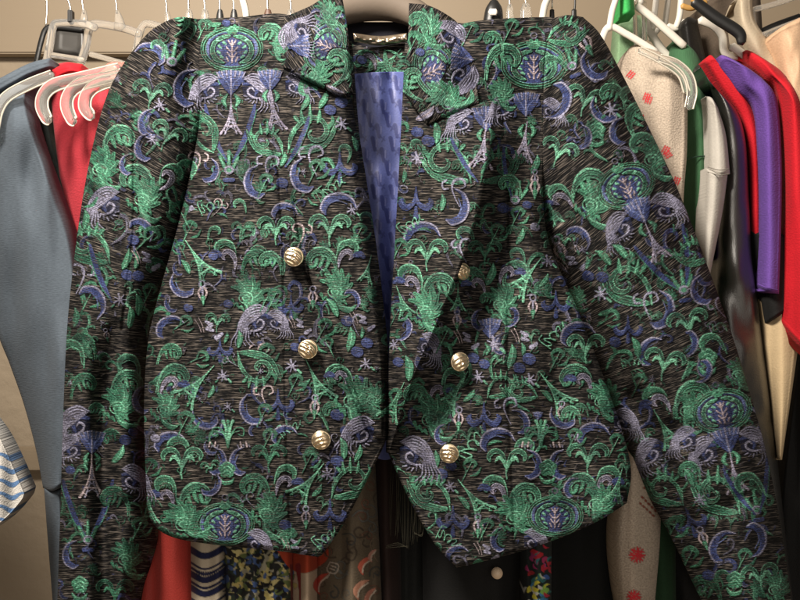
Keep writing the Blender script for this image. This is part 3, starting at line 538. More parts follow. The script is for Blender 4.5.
def fabric(name, top, bot, left, right, dep, mat, parent=None, step=.6, cv=None, relief=.0010, rot=0, lip=(1, 1, 1, 1), lipd=.003, thick=.004, off=(0, 0), lipm=None):
    """ cloth sheet between four edge curves with real relief, rolled edges and a turned-in thickness """
    X, Y, U, Vv = coons(top, bot, left, right, step); m, n = X.shape
    dd = np.asarray(dep(X, Y, U, Vv), float)+0*X
    ii, jj = np.meshgrid(np.arange(m), np.arange(n), indexing='ij'); e = np.full((m, n), 99.)
    for on, di in ((lip[0], ii), (lip[1], m-1-ii), (lip[2], jj), (lip[3], n-1-jj)):
        if on: e = np.minimum(e, di*step)
    lm = lipm(X, Y) if lipm else 1.0
    dd += lm*(lipd*np.clip(1-e/4.0, 0, 1)**2 - .0006*np.exp(-((e-5)/1.6)**2))
    attrs = {}
    a = math.radians(rot) if np.isscalar(rot) else np.radians(rot(X, Y))
    if cv is not None:
        C, A, Z = cv.sample(X+off[0], Y+off[1])
        dd -= relief*Z*np.clip(e/3, 0, 1)
        attrs['pattern'] = ('FLOAT_COLOR', np.concatenate([C, A[..., None]], -1).reshape(-1, 4))
    ca, sa = np.cos(a), np.sin(a)
    if np.isscalar(rot): W = np.stack([X*ca+Y*sa, -X*sa+Y*ca, 0*X], -1).reshape(-1, 3)
    else: W = np.stack([X, (Y-(X-X.mean(1, keepdims=True))*np.tan(a))*np.cos(a), 0*X], -1).reshape(-1, 3)
    V = Parr(X, Y, dd).reshape(-1, 3); F = grid_faces(m, n)
    idx = np.arange(m*n).reshape(m, n); loop = np.r_[idx[0, :-1], idx[:-1, -1], idx[-1, :0:-1], idx[:0:-1, 0]]
    cen = V.mean(0); nl = len(loop); base = m*n; Vl = V[loop].copy(); Vl[:, 1] += thick; k2 = V[loop].copy(); k2 = cen+(k2-cen)*.975; k2[:, 1] = Vl[:, 1]+.0005
    V = np.r_[V, Vl, k2]; nx = np.roll(np.arange(nl), -1); r1 = base+np.arange(nl); r2 = r1+nl
    F = np.r_[F, np.stack([loop, loop[nx], r1[nx], r1], 1), np.stack([r1, r1[nx], r2[nx], r2], 1)]
    W = np.r_[W, W[loop], W[loop]]; attrs['weave'] = ('FLOAT_VECTOR', W)
    if cv is not None:
        c4 = attrs['pattern'][1]; attrs['pattern'] = ('FLOAT_COLOR', np.r_[c4, c4[loop], c4[loop]])
    return mesh_obj(name, V, F, mat, parent, True, attrs)
def ridge(X, Y, pts, w, amp):
    """ soft fold along a polyline (gaussian across) """
    best = np.full(X.shape, 1e9)
    for (a, b) in zip(pts[:-1], pts[1:]):
        dx, dy = b[0]-a[0], b[1]-a[1]; t = np.clip(((X-a[0])*dx+(Y-a[1])*dy)/(dx*dx+dy*dy), 0, 1)
        best = np.minimum(best, np.hypot(X-a[0]-t*dx, Y-a[1]-t*dy))
    return amp*np.exp(-(best/w)**2)
def wr(X, Y, sx, sy, amp, seed): return amp*vnoise(X/sx, Y/sy, seed)

def tube(name, pts, rad, mat, parent=None, seg=10, flat=1.0, n=8):
    c = catmull([(*p, r) for p, r in zip(pts, rad if not np.isscalar(rad) else [rad]*len(pts))], n); p = c[:, :3]; r = c[:, 3]
    d = np.gradient(p, axis=0); d /= np.linalg.norm(d, axis=1)[:, None]+1e-12
    V = []; up = np.array([0, 1., 0]) 
    for i in range(len(p)):
        a = up-d[i]*(up@d[i]); a /= np.linalg.norm(a)+1e-9; b = np.cross(d[i], a); up = a
        for k_ in range(seg):
            t = 2*math.pi*k_/seg; V.append(p[i]+r[i]*(math.cos(t)*a*flat+math.sin(t)*b))
    F = [(i*seg+k_, i*seg+(k_+1) % seg, (i+1)*seg+(k_+1) % seg, (i+1)*seg+k_) for i in range(len(p)-1) for k_ in range(seg)]
    nb = len(V); V += [p[0]-d[0]*r[0]*.6, p[-1]+d[-1]*r[-1]*.6]
    F += [(nb, (k_+1) % seg, k_, nb) for k_ in range(seg)]+[(nb+1, (len(p)-1)*seg+k_, (len(p)-1)*seg+(k_+1) % seg, nb+1) for k_ in range(seg)]
    bm = bmesh.new(); vs = [bm.verts.new(v) for v in V]
    for f in F:
        f = list(dict.fromkeys(f))
        try: bm.faces.new([vs[q] for q in f])
        except ValueError: pass
    me = bpy.data.meshes.new(name); bmesh.ops.recalc_face_normals(bm, faces=bm.faces); bm.to_mesh(me); bm.free()
    for q in me.polygons: q.use_smooth = True
    o = bpy.data.objects.new(name, me); COL.objects.link(o); me.materials.append(mat)
    if parent: o.parent = parent; bpy.context.view_layer.update(); o.matrix_parent_inverse = parent.matrix_world.inverted()
    return o
def join_tubes(name, specs, mat, parent=None, seg=10, flat=1.0):
    obs = [tube(name, s_[0], s_[1], mat, None, seg, flat) for s_ in specs]
    bm = bmesh.new()
    for o in obs: bm.from_mesh(o.data)
    me = obs[0].data; bm.to_mesh(me); bm.free()
    for o in obs[1:]: dd = o.data; bpy.data.objects.remove(o); bpy.data.meshes.remove(dd)
    o = obs[0]; 
    for q in me.polygons: q.use_smooth = True
    if parent: o.parent = parent; bpy.context.view_layer.update(); o.matrix_parent_inverse = parent.matrix_world.inverted()
    return o
def box(name, lo, hi, mat, parent=None, bev=.002):
    bm = bmesh.new(); bmesh.ops.create_cube(bm, size=1)
    for v in bm.verts: v.co = Vector([(lo[i]+hi[i])/2+v.co[i]*(hi[i]-lo[i]) for i in range(3)])
    if bev: bmesh.ops.bevel(bm, geom=list(bm.edges), offset=bev, segments=2, affect='EDGES')
    me = bpy.data.meshes.new(name); bm.to_mesh(me); bm.free(); o = bpy.data.objects.new(name, me); COL.objects.link(o); me.materials.append(mat)
    if parent: o.parent = parent; bpy.context.view_layer.update(); o.matrix_parent_inverse = parent.matrix_world.inverted()
    return o

# ------------------------------------------------------------------ THE JACKET
JM = jacquard()
jacket = empty('jacket', P(360, 300, .01), 'black cropped jacket with green, indigo and lilac brocade hanging open before the rail', 'jacket')
def sm(a, b, x): t = np.clip((x-a)/(b-a), 0, 1); return t*t*(3-2*t)
C_ = catmull
SEAM_L = [(252, 66), (262, 110), (279, 170), (284, 260), (285, 360), (288, 470), (292, 555)]
SEAM_R = [(503, 110), (506, 190), (508, 290), (508, 380), (512, 470), (516, 555)]
def seam_l(Y): return .002+.010*sm(60, 10, Y)
def seam_r(Y): return .000+.012*sm(60, 10, Y)
def tie(d, dist, Y, f, y0, y1, w=.45):
    k_ = sm(w, 0, dist)*sm(y1, y0, Y); return d*(1-k_)+f(Y)*k_
def lipm_l(X, Y): return 1-.75*sm(24, 8, np.abs(X-198))*sm(190, 120, Y)
def lipm_r(X, Y): return 1-.9*sm(24, 8, np.abs(X-546))*sm(230, 170, Y)
def dep_left(X, Y, U, V):
    d = -.012-.016*np.sin(np.clip(U, 0, 1)*math.pi)**.8*(.4+.6*sm(30, 200, Y))
    d += .020*np.clip(1-U/.14, 0, 1)**2
    d += .012*sm(60, 10, Y)
    d += ridge(X, Y, SEAM_L, 2.2, .0022)+wr(X, Y, 55, 90, .010, 3)+wr(X, Y, 20, 34, .003, 4)
    d += ridge(X, Y, [(215, 250), (262, 300), (275, 380)], 16, .005)+ridge(X, Y, [(170, 300), (205, 420), (215, 540)], 14, -.004)+ridge(X, Y, [(240, 140), (262, 230)], 12, .004)
    d += .010*sm(430, 560, Y)*sm(0, .5, U)+ridge(X, Y, [(282, 80), (287, 140), (296, 215), (306, 270), (328, 330), (350, 386), (371, 436)], 2.2, .004)*sm(170, 240, Y)
    return tie(d, U, Y, seam_l, 80, 170)
fabric('front_panel', C_([(197, 19), (240, 17), (290, 15), (352, 42)]), np.r_[C_([(147, 505), (153, 524), (175, 538), (225, 546), (270, 550), (318, 557)]), C_([(322, 555), (346, 520), (378, 458), (387, 438)])],
       C_([(197, 19), (199, 60), (200, 110), (195, 150), (178, 225), (156, 305), (147, 350), (144, 420), (147, 505)]), C_([(352, 42), (360, 140), (374, 230), (382, 300), (387, 360), (387, 438)]), dep_left, JM, jacket, cv=CV, lipm=lipm_l)
def dep_right(X, Y, U, V):
    d = -.006-.014*np.sin(np.clip(U, 0, 1)*math.pi)**.8
    d += .016*np.clip(1-(1-U)/.12, 0, 1)**2+.012*sm(60, 10, Y)
    d += ridge(X, Y, SEAM_R, 2.2, .0020)+wr(X, Y, 60, 90, .010, 8)+wr(X, Y, 22, 36, .003, 9)
    d += ridge(X, Y, [(500, 190), (492, 240), (470, 310), (436, 400)], 24, .014)-.014*sm(.75, 1, U)*sm(250, 330, Y)
    d += ridge(X, Y, [(560, 300), (560, 420), (575, 520)], 14, .004)+ridge(X, Y, [(530, 200), (540, 330), (530, 470)], 16, -.004)
    return tie(d, 1-U, Y, seam_r, 150, 240)
fabric('front_panel', C_([(405, 42), (470, 22), (541, 17), (553, 18)]), np.r_[C_([(386, 448), (408, 497), (434, 543), (457, 568)]), C_([(461, 567), (515, 553), (560, 538), (600, 520), (627, 503)])],
       C_([(405, 42), (400, 150), (395, 240), (390, 330), (386, 448)]), C_([(553, 18), (545, 60), (543, 130), (543, 195), (550, 245), (578, 310), (603, 375), (622, 430), (631, 470), (627, 503)]), dep_right, JM, jacket, cv=CV, lipm=lipm_r)
# sleeves
def dep_sl(X, Y, U, V):
    w = 2*U-1; d = .030*np.abs(w)**2.6-.004-.012*sm(330, 60, Y)+.0*X
    d = np.where(True, d, d)-.004*sm(.5, 1, V)
    d += wr(X, Y, 34, 80, .007, 21)+wr(X, Y, 12, 26, .003, 22)
    d += ridge(X, Y, [(185, 60), (172, 150), (160, 230), (140, 330)], 12, -.003)+ridge(X, Y, [(134, 120), (134, 230), (122, 330)], 2.0, .0022)
    d += ridge(X, Y, [(112, 330), (104, 400), (103, 470), (106, 640)], 12, .024)*sm(290, 400, Y)+ridge(X, Y, [(84, 330), (80, 400), (80, 560)], 12, -.004)
    d += ridge(X, Y, [(150, 330), (132, 400), (140, 500)], 10, -.005)+.016*sm(.72, 1, U)*sm(250, 340, Y)
    d += ridge(X, Y, [(70, 430), (120, 445)], 9, .004)+ridge(X, Y, [(70, 520), (125, 505)], 9, .004)+.012*sm(.6, 1, U)*sm(200, 330, Y)
    return tie(d, 1-U, Y, seam_l, 80, 170)
fabric('sleeve', C_([(166, 21), (180, 17), (198, 19)]), C_([(56, 640), (95, 645), (134, 640)]),
       C_([(166, 21), (148, 33), (126, 60), (110, 88), (97, 128), (84, 190), (74, 260), (67, 330), (63, 420), (60, 520), (56, 640)]),
       C_([(198, 19), (200, 60), (201, 110), (196, 150), (179, 225), (158, 305), (150, 350), (150, 420), (152, 500), (157, 535), (150, 565), (142, 590), (134, 640)]), dep_sl, JM, jacket, cv=CV, rot=lambda X, Y: 28*sm(400, 160, Y), lipm=lipm_l)
def dep_sr(X, Y, U, V):
    w = 2*U-1; d = .034*np.abs(w)**2.4-.006-.010*sm(300, 60, Y)
    d += wr(X, Y, 50, 70, .009, 31)+wr(X, Y, 14, 26, .004, 32)
    d += ridge(X, Y, [(548, 60), (560, 160), (590, 250), (640, 330), (680, 430)], 14, .006)
    d += ridge(X, Y, [(610, 60), (650, 150), (690, 260)], 11, .006)+ridge(X, Y, [(560, 230), (620, 330), (660, 420), (700, 520)], 9, -.010)
    d += ridge(X, Y, [(635, 400), (665, 450), (700, 540), (720, 640)], 12, .014)+ridge(X, Y, [(720, 400), (745, 480), (760, 600)], 14, -.006)
    d += ridge(X, Y, [(650, 430), (690, 425)], 8, .004)+ridge(X, Y, [(680, 530), (740, 500)], 10, .006)+.026*sm(.30, 0, U)*sm(200, 300, Y)
    return tie(d, U, Y, seam_r, 150, 240)
fabric('sleeve', C_([(553, 18), (568, 15), (583, 17)]), C_([(722, 640), (762, 645), (797, 640)]),
       C_([(553, 18), (545, 60), (543, 130), (543, 195), (550, 245), (576, 310), (601, 375), (622, 430), (640, 478), (672, 538), (697, 590), (722, 640)]),
       C_([(583, 17), (600, 34), (620, 70), (650, 130), (678, 190), (706, 262), (732, 335), (752, 400), (768, 460), (783, 540), (797, 640)]), dep_sr, JM, jacket, cv=CV, rot=lambda X, Y: -30*sm(560, 260, Y)-4, lipm=lipm_r)
# lapels
def dep_ll(X, Y, U, V):
    return -.033+.004*V-.004*np.sin(U*math.pi)+.010*sm(.2, 0, U)*0+.018*sm(.82, 1, U)+wr(X, Y, 45, 70, .005, 41)+.004*sm(.25, 0, V)
fabric('lapel', C_([(284, 70), (312, 84), (345, 98), (353, 92)]), C_([(374, 436), (378, 437), (383, 437)]),
       C_([(284, 70), (289, 140), (298, 215), (308, 270), (330, 330), (352, 385), (374, 436)]), C_([(353, 92), (360, 140), (374, 230), (383, 300), (388, 360), (383, 437)]), dep_ll, JM, jacket, cv=CV, lipd=.002)
def dep_lr(X, Y, U, V):
    return -.036+.012*sm(.3, 0, U)-.016*sm(.2, 1, U)*np.sin(np.clip(V*.9+.05, 0, 1)*math.pi)+.020*sm(.75, 1, V)+wr(X, Y, 45, 70, .005, 51)
fabric('lapel', C_([(403, 90), (427, 122), (452, 112), (478, 103), (498, 100)]), C_([(386, 452), (387, 453), (389, 452)]),
       C_([(403, 90), (400, 150), (395, 240), (390, 330), (386, 452)]), C_([(498, 100), (489, 160), (475, 225), (458, 275), (436, 328), (413, 380), (389, 452)]), dep_lr, JM, jacket, cv=CV, lipd=.002)
# collar wings
def dep_cl(X, Y, U, V): return -.038+.016*sm(.5, 0, V)+wr(X, Y, 30, 30, .004, 61)
fabric('collar', C_([(284, 17), (310, 6), (330, -6), (342, -4)]), np.array([(283, 67), (318, 86), (345, 99), (353, 94)], float),
       C_([(284, 17), (285, 40), (283, 68)]), C_([(342, -4), (347, 25), (350, 55), (353, 92)]), dep_cl, JM, jacket, cv=CV, rot=55, lipd=.002)
def dep_cr(X, Y, U, V): return -.040+.018*sm(.5, 0, V)+.020*sm(.5, 1, U)*sm(1, .7, V)+wr(X, Y, 30, 30, .004, 71)
fabric('collar', C_([(409, 3), (430, 6), (452, 18), (464, 30)]), np.array([(404, 90), (427, 123), (453, 113), (480, 103)], float),
       C_([(409, 3), (408, 40), (404, 92)]), C_([(464, 30), (472, 55), (479, 103)]), dep_cr, JM, jacket, cv=CV, rot=-55, lipd=.0015, lip=(1, 1, 1, 0))
# shoulders roll over to a back panel; inside neck and satin lining
fabric('back_neck', C_([(335, 40), (375, 47), (420, 38)]), C_([(335, 76), (375, 80), (425, 74)]), C_([(335, 40), (335, 76)]), C_([(420, 38), (425, 74)]), lambda X, Y, U, V: .020+.012*np.sin(U*math.pi)+.0*X, JM, jacket, cv=CV)
LM = cloth('satin_lining', (.092, .115, .32), .50, .14, printed=True, bumpd=.0002, sheen=0); LM.node_tree.nodes['Principled BSDF'].inputs['Specular IOR Level'].default_value = .6
def dep_li(X, Y, U, V): return .006+.035*V+wr(X, Y, 14, 130, .018, 81)+wr(X, Y, 10, 26, .004, 82)
lin = fabric('lining', C_([(330, 76), (378, 72), (425, 72)]), C_([(370, 455), (385, 460), (400, 455)]), C_([(330, 76), (345, 250), (370, 455)]), C_([(425, 72), (412, 250), (400, 455)]), dep_li, LM, jacket, cv=C2, relief=.0002, step=.8, lip=(0, 0, 0, 0))
fabric('back_lining', C_([(175, 45), (290, 24), (380, 22), (470, 24), (575, 45)]), C_([(165, 500), (290, 505), (330, 440)][:3]), C_([(175, 45), (185, 250), (165, 500)]), C_([(575, 45), (560, 200), (330, 440)]), lambda X, Y, U, V: .058+.0*X, cloth('lining_in_shade', (.008, .008, .014), .8), jacket, step=8)  # jacket back coloured near-black to paint the darkness below the hanger
LBL = principled('woven_gilt', (.45, .36, .26), .3, .85)
def dep_lab(X, Y, U, V): return .012+.010*np.sin(U*math.pi)+wr(X, Y, 3, 2, .003, 91)
fabric('neck_label', C_([(353, 33), (380, 36), (407, 33)]), C_([(354, 40), (380, 44), (407, 40)]), C_([(353, 33), (354, 40)]), C_([(407, 33), (407, 40)]), dep_lab, LBL, jacket, step=.8)
# gold buttons
GOLD = principled('gold', (.92, .74, .50), .2, 1.0)
gn = N(GOLD, 'ShaderNodeTexCoord'); nn = noise(GOLD, gn.outputs['Object'], 300, 2); link(GOLD, ramp(GOLD, nn, .3, .8, (.22,)*3, (.42,)*3), GOLD.node_tree.nodes['Principled BSDF'].inputs['Roughness'])
def button(px, py, d, r, tilt, rot):
    n, m_ = 40, 56; V = []; 
    for i in range(n+1):
        for j in range(m_):
            q = i/n; a = 2*math.pi*j/m_; x = r*q*math.cos(a); z = r*q*math.sin(a)
            h = r*.55*math.sqrt(max(0, 1-q**2.4))
            xr = (x*math.cos(rot)+z*math.sin(rot))/r; zr = (-x*math.sin(rot)+z*math.cos(rot))/r
            h += r*.045*math.sin((zr+.35*xr*xr)*15)*(1 if q < .9 else 0)
            e = abs(abs(xr)+abs(zr)*.7-.28); h += r*.06*math.exp(-(e/.07)**2)*(xr < .25)
            if q > .90: h += r*.05
            V.append((x, -h-r*.12, z))
    F = [(i*m_+j, i*m_+(j+1) % m_, (i+1)*m_+(j+1) % m_, (i+1)*m_+j) for i in range(n) for j in range(m_)]
    b0 = len(V); V += [(r*.86*math.cos(2*math.pi*j/m_), .0015, r*.86*math.sin(2*math.pi*j/m_)) for j in range(m_)]
    F += [(n*m_+j, n*m_+(j+1) % m_, b0+(j+1) % m_, b0+j) for j in range(m_)]
    c, s_ = math.cos(tilt), math.sin(tilt); p = P(px, py, d)
    V = [(p[0]+x*c-y*s_, p[1]+x*s_+y*c, p[2]+z) for x, y, z in V]
    mesh_obj('button', V, F, GOLD, jacket)
for (bx, by, d, tl, ro) in [(294, 257, -.036, .05, -.5), (308, 349, -.036, .1, -.7), (321, 439.5, -.030, .1, .3), (461.5, 271.5, -.024, .6, -.6), (459, 361.5, -.030, .25, .4), (449, 453, -.028, .0, -.2)]:
    button(bx, by, d, .0087*(.95 if bx != 461.5 else .85), tl, ro)
# ------------------------------------------------------------------ hangers
CLEAR = principled('clear_plastic', (.93, .91, .86), .08); bb = CLEAR.node_tree.nodes['Principled BSDF']; bb.inputs['Transmission Weight'].default_value = .87; bb.inputs['IOR'].default_value = 1.30
RIM_GLINT = principled('pale_rim_glint', (.86, .80, .68), .12); RIM_GLINT.node_tree.nodes['Principled BSDF'].inputs['Transmission Weight'].default_value = .35  # pale strands on the channel edges, painting in the refracted glints
WIRE = principled('steel_wire', (.62, .58, .52), .28, 1.0); WHT = principled('white_plastic', (.72, .68, .60), .4); BLK = principled('black_plastic', (.012, .012, .012), .4); TAUPE = principled('taupe_plastic', (.13, .10, .075), .75); BRN = principled('brown_wood', (.10, .05, .03), .5); TANW = principled('tan_wood', (.5, .28, .08), .5)
for mm in (WHT, BLK, TAUPE, BRN, TANW):
    tc = N(mm, 'ShaderNodeTexCoord'); bump(mm, noise(mm, tc.outputs['Object'], 160, 2), .25, .0006)
def pts(l, d=None): return [P(p[0], p[1], p[2] if len(p) > 2 else d) for p in l]
def hanger(label, d, hook=None, neck=None, body=None, hm=WIRE, bm_=CLEAR, hr=.0011, group='hangers hooked on the closet rail', cat='hanger', name='hanger', flat=.6):
    first = (body or neck or hook)[0]; first = first[0][0] if body else first
    e = empty(name, P(first[0], first[1], d), label, cat, group)
    if hook: tube('hook', pts(hook, d), hr, hm, e, 8)
    if neck: tube('neck', pts([q[:2] for q in neck], d), [q[2] for q in neck], bm_, e, 12, flat)
    if body and bm_ is CLEAR and d <= .061:
        rims = []
        for b_ in body:
            q = catmull([(p_[0], p_[1]) for p_ in b_[0]], 4); tt = np.gradient(q, axis=0); tt /= np.linalg.norm(tt, axis=1)[:, None]
            rr = (b_[1] if np.isscalar(b_[1]) else np.interp(np.linspace(0, 1, len(q)), np.linspace(0, 1, len(b_[1])), b_[1]))/K*.92
            for sg in (-1, 1):
                w_ = q+np.stack([-tt[:, 1], tt[:, 0]], 1)*(rr*sg)[:, None] if not np.isscalar(rr) else q+np.stack([-tt[:, 1], tt[:, 0]], 1)*rr*sg
                rims.append((pts([tuple(a_) for a_ in w_], d-.002), .0008))
        join_tubes('rim', rims, RIM_GLINT, e, 8)
    if body: join_tubes('frame', [(pts(b_[0], d), b_[1]) for b_ in body], bm_, e, 10, flat)
    return e
RT = -62
hanger('taupe wide hanger top showing between the two collar wings of the brocade jacket', .05, [(375, 2), (376, -14), (383, -26), (393, -36)], None,
       [([(322, 26, .03), (345, 10, .045), (376, 4, .05), (405, 9, .045), (432, 24, .03)], [.011, .014, .016, .014, .011])], bm_=TAUPE, hr=.0016, name='coat_hanger', group='', flat=.9)
hanger('clear hanger with a black size clip at its neck, first from the left wall', .17, [(72, 20), (70, 6), (66, -8), (63, -30)], None, [([(46, 64), (50, 44), (53, 27), (59, 23), (84, 24), (96, 28)], .0044), ([(52, 55), (84, 60)], .0032)])
box('size_clip', P(67, 22, .166), P(75, 12, .174), BLK, bpy.data.objects['hanger'], .001)
hanger('clear hanger just right of the one with the black clip', .20, [(84, 14), (82, 0), (78, -28)], [(84, 10, .0022), (84, 18, .0045), (83, 26, .006)], None)
hanger('clear hanger with the widest square frame above the pink and red tops', .18, [(117, 14), (116, 0), (113, -30)], [(117, 10, .002), (119, 20, .005), (120, 28, .007)], [([(80, 66), (86, 46), (89, 30), (95, 24), (122, 28), (140, 34)], .0046), ([(90, 54), (125, 64)], .0032)])
hanger('clear hanger half hidden by the left shoulder of the jacket', .18, [(167, 16), (166, 0), (163, -30)], [(167, 12, .0025), (168, 22, .004), (168, 34, .005)], [([(134, 60), (139, 36), (143, 26), (150, 24), (175, 31)], .0042)])
hanger('black hanger behind the slate blue shirt at far left', .21, [(46, 26), (47, 5), (44, -26)], None, [([(36, 64), (41, 42), (46, 29), (56, 27), (84, 30)], .0032)], bm_=BLK)
DGR = principled('smoky_plastic', (.045, .042, .038), .35)
fabric('plate', C_([(55, 28), (70, 27), (86, 29)]), C_([(53, 52), (70, 56), (86, 60)]), C_([(55, 28), (53, 52)]), C_([(86, 29), (86, 60)]), lambda X, Y, U, V: .212+.0*X, DGR, bpy.data.objects['hanger.004'], step=2)
for (x, lab, m_, w_) in [(189, 'clear hanger neck over the left shoulder seam', CLEAR, 1), (205, 'clear hanger neck right of the shoulder seam', CLEAR, 1), (220, 'narrow black hanger neck left of its twin, above the medallion', BLK, .9), (234, 'black hanger neck beside the thick white hook', BLK, .9), (268, 'dark brown hanger neck between white hook and collar', BRN, 1.1), (291, 'clear hanger neck touching the left collar wing', CLEAR, 1.1), (510, 'clear hanger neck right of the black domed one', CLEAR, .8), (526, 'clear ribbed hanger neck above the right medallion', CLEAR, 1.3)]:
    y = 10 if x < 300 else 4
    hanger(lab, .10, [(x, y+3), (x-1, -6), (x-4, -34)], [(x, y, .0026*w_), (x, y+7, .0042*w_), (x, y+22, .0048*w_)], None, bm_=m_)
hanger('thick white hook rising between black hanger necks', .11, [(247, 40), (246, 14), (242, -4), (238, -34)], None, hm=WHT, hr=.0036)
hanger('white curved hook at top right of the jacket', .11, [(541, 28), (544, 8), (548, -6), (546, -34)], None, hm=WHT, hr=.0036)
hanger('slim grey hook beside the white curved hook', .12, [(552, 8), (552, -34)], [(552, 10, .0024), (552, 24, .003)], None, bm_=BLK)
hanger('dark wire hook above the right shoulder point', .12, [(574, 14), (575, 0), (573, -34)], [(574, 10, .0026), (574, 24, .003)], None, hm=BLK, bm_=BLK)
hd = hanger('black domed hanger top with a white oval sticker', .10, [(494, 2), (494, -34)], [(494, 1, .004), (494, 9, .0085), (493, 24, .0105)], None, bm_=BLK)
st_ = tube('sticker', pts([(490, 12, .089), (496, 12, .089)]), .0034, WHT, hd, 12, .3)
# clear arm ends on the left
hanger('clear arm end drooping in front of the slate blue sleeve at the left edge', .06, None, None, [([(52, 75), (30, 84), (8, 96), (-2, 110), (-6, 130)], [.0045, .005, .005, .005, .0045])], group='clear hanger ends over the tops')
for (ex, ey, lab) in [(41, 120, 'clear hooked hanger end, leftmost of the three over the red top'), (66, 121, 'clear hooked hanger end, middle of the three over the red top'), (84, 116, 'clear hooked hanger end nearest the jacket sleeve')]:
    hanger(lab, .055, None, None, [([(ex+78, 68+ (ex-41)*.05), (ex+40, 78), (ex+14, 85), (ex+3, 95), (ex+1, 107), (ex+6, ey-1), (ex+9, ey+1)], [.0045, .0055, .0062, .0058, .0058, .005, .0035])], group='clear hanger ends over the tops', flat=.8)
# right side
hanger('white tubular hanger holding the speckled oatmeal sweater', .10, [(609, 30), (612, 12), (617, -6), (620, -34)], None, [([(600, 44), (609, 27), (628, 35), (656, 52)], .0036)], hm=WHT, bm_=WHT, hr=.0032)
hanger('white tubular hanger holding the green ribbed sweater', .13, [(640, 4), (642, -10), (646, -34)], None, [([(637, 6), (655, 20), (684, 46)], .0042)], hm=WHT, bm_=WHT, hr=.0034)
hanger('white flat hanger below the green sweater hanger', .16, [(652, 30), (655, 10), (660, -34)], None, [([(645, 18), (649, 30), (668, 56), (690, 62)], .0045)], hm=WHT, bm_=WHT, hr=.0034)
hanger('white curved hook rising behind the green ribbed collar', .18, [(664, 30), (667, 8), (672, -34)], None, [([(650, 40), (664, 28), (690, 50)], .003)], hm=WHT, bm_=WHT, hr=.0034)
hanger('white bent hanger behind the folded grey strap', .15, [(676, 28), (680, 12), (683, -34)], None, [([(668, 26), (676, 28), (684, 22), (690, 30)], .0034)], hm=WHT, bm_=WHT, hr=.0034)
hanger('white S curved hanger arm between the black bar and purple tee', .13, None, None, [([(700, 20), (714, 26), (722, 36), (724, 50), (730, 56), (745, 56)], .0044)], bm_=WHT)
hanger('short white hanger arm entering the red tee collar', .12, None, None, [([(732, 46), (740, 52), (760, 66)], .0044)], bm_=WHT)
hanger('black padded hanger arm slanting over the white hangers', .085, [(694, 2), (690, -20)], None, [([(694, 1), (715, 17), (738, 32), (742, 43)], [.0055, .006, .006, .0045])], bm_=BLK, hm=TANW, hr=.003)
hanger('tan wooden hanger tip under the black padded arm', .10, None, None, [([(682, 6), (692, 8), (706, 2)], .003)], bm_=TANW)
hanger('clear looped hanger end over the green sweater', .06, None, None, [([(660, 58), (676, 64), (688, 76), (692, 92), (689, 108)], [.0035, .004, .0045, .0045, .004]), ([(640, 50), (660, 60), (680, 74), (687, 92)], .003)], group='clear hanger ends over the tops')
hanger('clear upright hanger stem behind the oatmeal sweater', .14, [(637, 0), (638, -34)], None, [([(637, -4), (638, 30), (640, 60)], .005), ([(644, 2), (645, 40)], .0025)])
hanger('clear strap hanger crossing the cream garment at top right', .12, None, None, [([(752, 10), (775, 4), (810, -8)], .003), ([(756, 38), (780, 28), (812, 16)], .003), ([(752, 10), (756, 38)], .003)])
hanger('black hanger bar under the clear strap hanger at top right', .14, None, None, [([(756, 36), (775, 27), (800, 18)], .005)], bm_=BLK)

# ------------------------------------------------------------------ clothes on the rail
def garment(name, label, cat, top, bot, left, right, mat, d0, d1, bulge=.02, seed=1, fold=(14, 160, .014), cv=None, step=1.2, parent=None, rot=0, relief=.0004, dt=None, group='clothes hanging on the rail', thick=.02):
    """ a hung garment: sheet falling in folds, near edge at depth d1, far edge at d0 """
    def dep(X, Y, U, V):
        d = d0+(d1-d0)*U-bulge*np.sin(np.clip(U, 0, 1)*math.pi)+wr(X, Y, fold[0], fold[1], fold[2], seed)+wr(X, Y, 40, 60, .006, seed+50)
        if dt: d = d+dt*np.clip(1-V*6, 0, 1)**2
        return d
    o = fabric(name, top, bot, left, right, dep, mat, parent, step=step, cv=cv, relief=relief, thick=thick, lipd=.006, rot=rot)
    return o if parent else tag(o, label, cat, group)
SL = cloth('slate_jersey', (.090, .112, .138), .9, .22, streak=(.25, 1.3, 1)); REDC = cloth('red_jersey', (.44, .035, .05), .8, .12, bumpd=.001); RED2 = cloth('bright_red_jersey', (.60, .012, .022), .8, .10, bumpd=.001)
slate = garment('shirt', 'slate blue heathered long sleeved shirt at the left edge, cuff seam near the bottom', 'shirt', C_([(-40, 92), (-5, 80), (24, 67), (50, 62)]), C_([(43, 488), (52, 491), (62, 487)]), C_([(-40, 92), (-25, 220), (-6, 320), (10, 365), (24, 405), (36, 450), (43, 488)]), C_([(50, 62), (34, 80), (26, 100), (38, 145), (60, 207), (73, 255), (77, 330), (72, 420), (62, 487)]), SL, .14, .07, .03, 5, (15, 60, .016), rot=0, dt=.05)
garment('cuff', None, None, C_([(44, 489), (52, 492), (62, 488)]), C_([(54, 620), (60, 622), (68, 618)]), C_([(44, 489), (47, 530), (54, 620)]), C_([(62, 488), (64, 530), (68, 618)]), SL, .12, .09, .012, 6, parent=slate)
box_c = garment('collar_roll', None, None, C_([(-30, 96), (4, 76), (30, 63), (50, 58)]), C_([(-30, 110), (8, 88), (34, 74), (55, 68)]), C_([(-30, 96), (-30, 110)]), C_([(50, 58), (55, 68)]), SL, .10, .09, .010, 7, parent=slate)
garment('shirt', 'dark charcoal green garment seen as a sliver between slate shirt and red top', 'shirt', C_([(18, 78), (40, 74)]), C_([(70, 560), (110, 560)]), C_([(18, 78), (40, 240), (70, 560)]), C_([(40, 74), (50, 127), (74, 242), (110, 560)]), cloth('charcoal', (.022, .03, .028), .85), .15, .125, .01, 11)
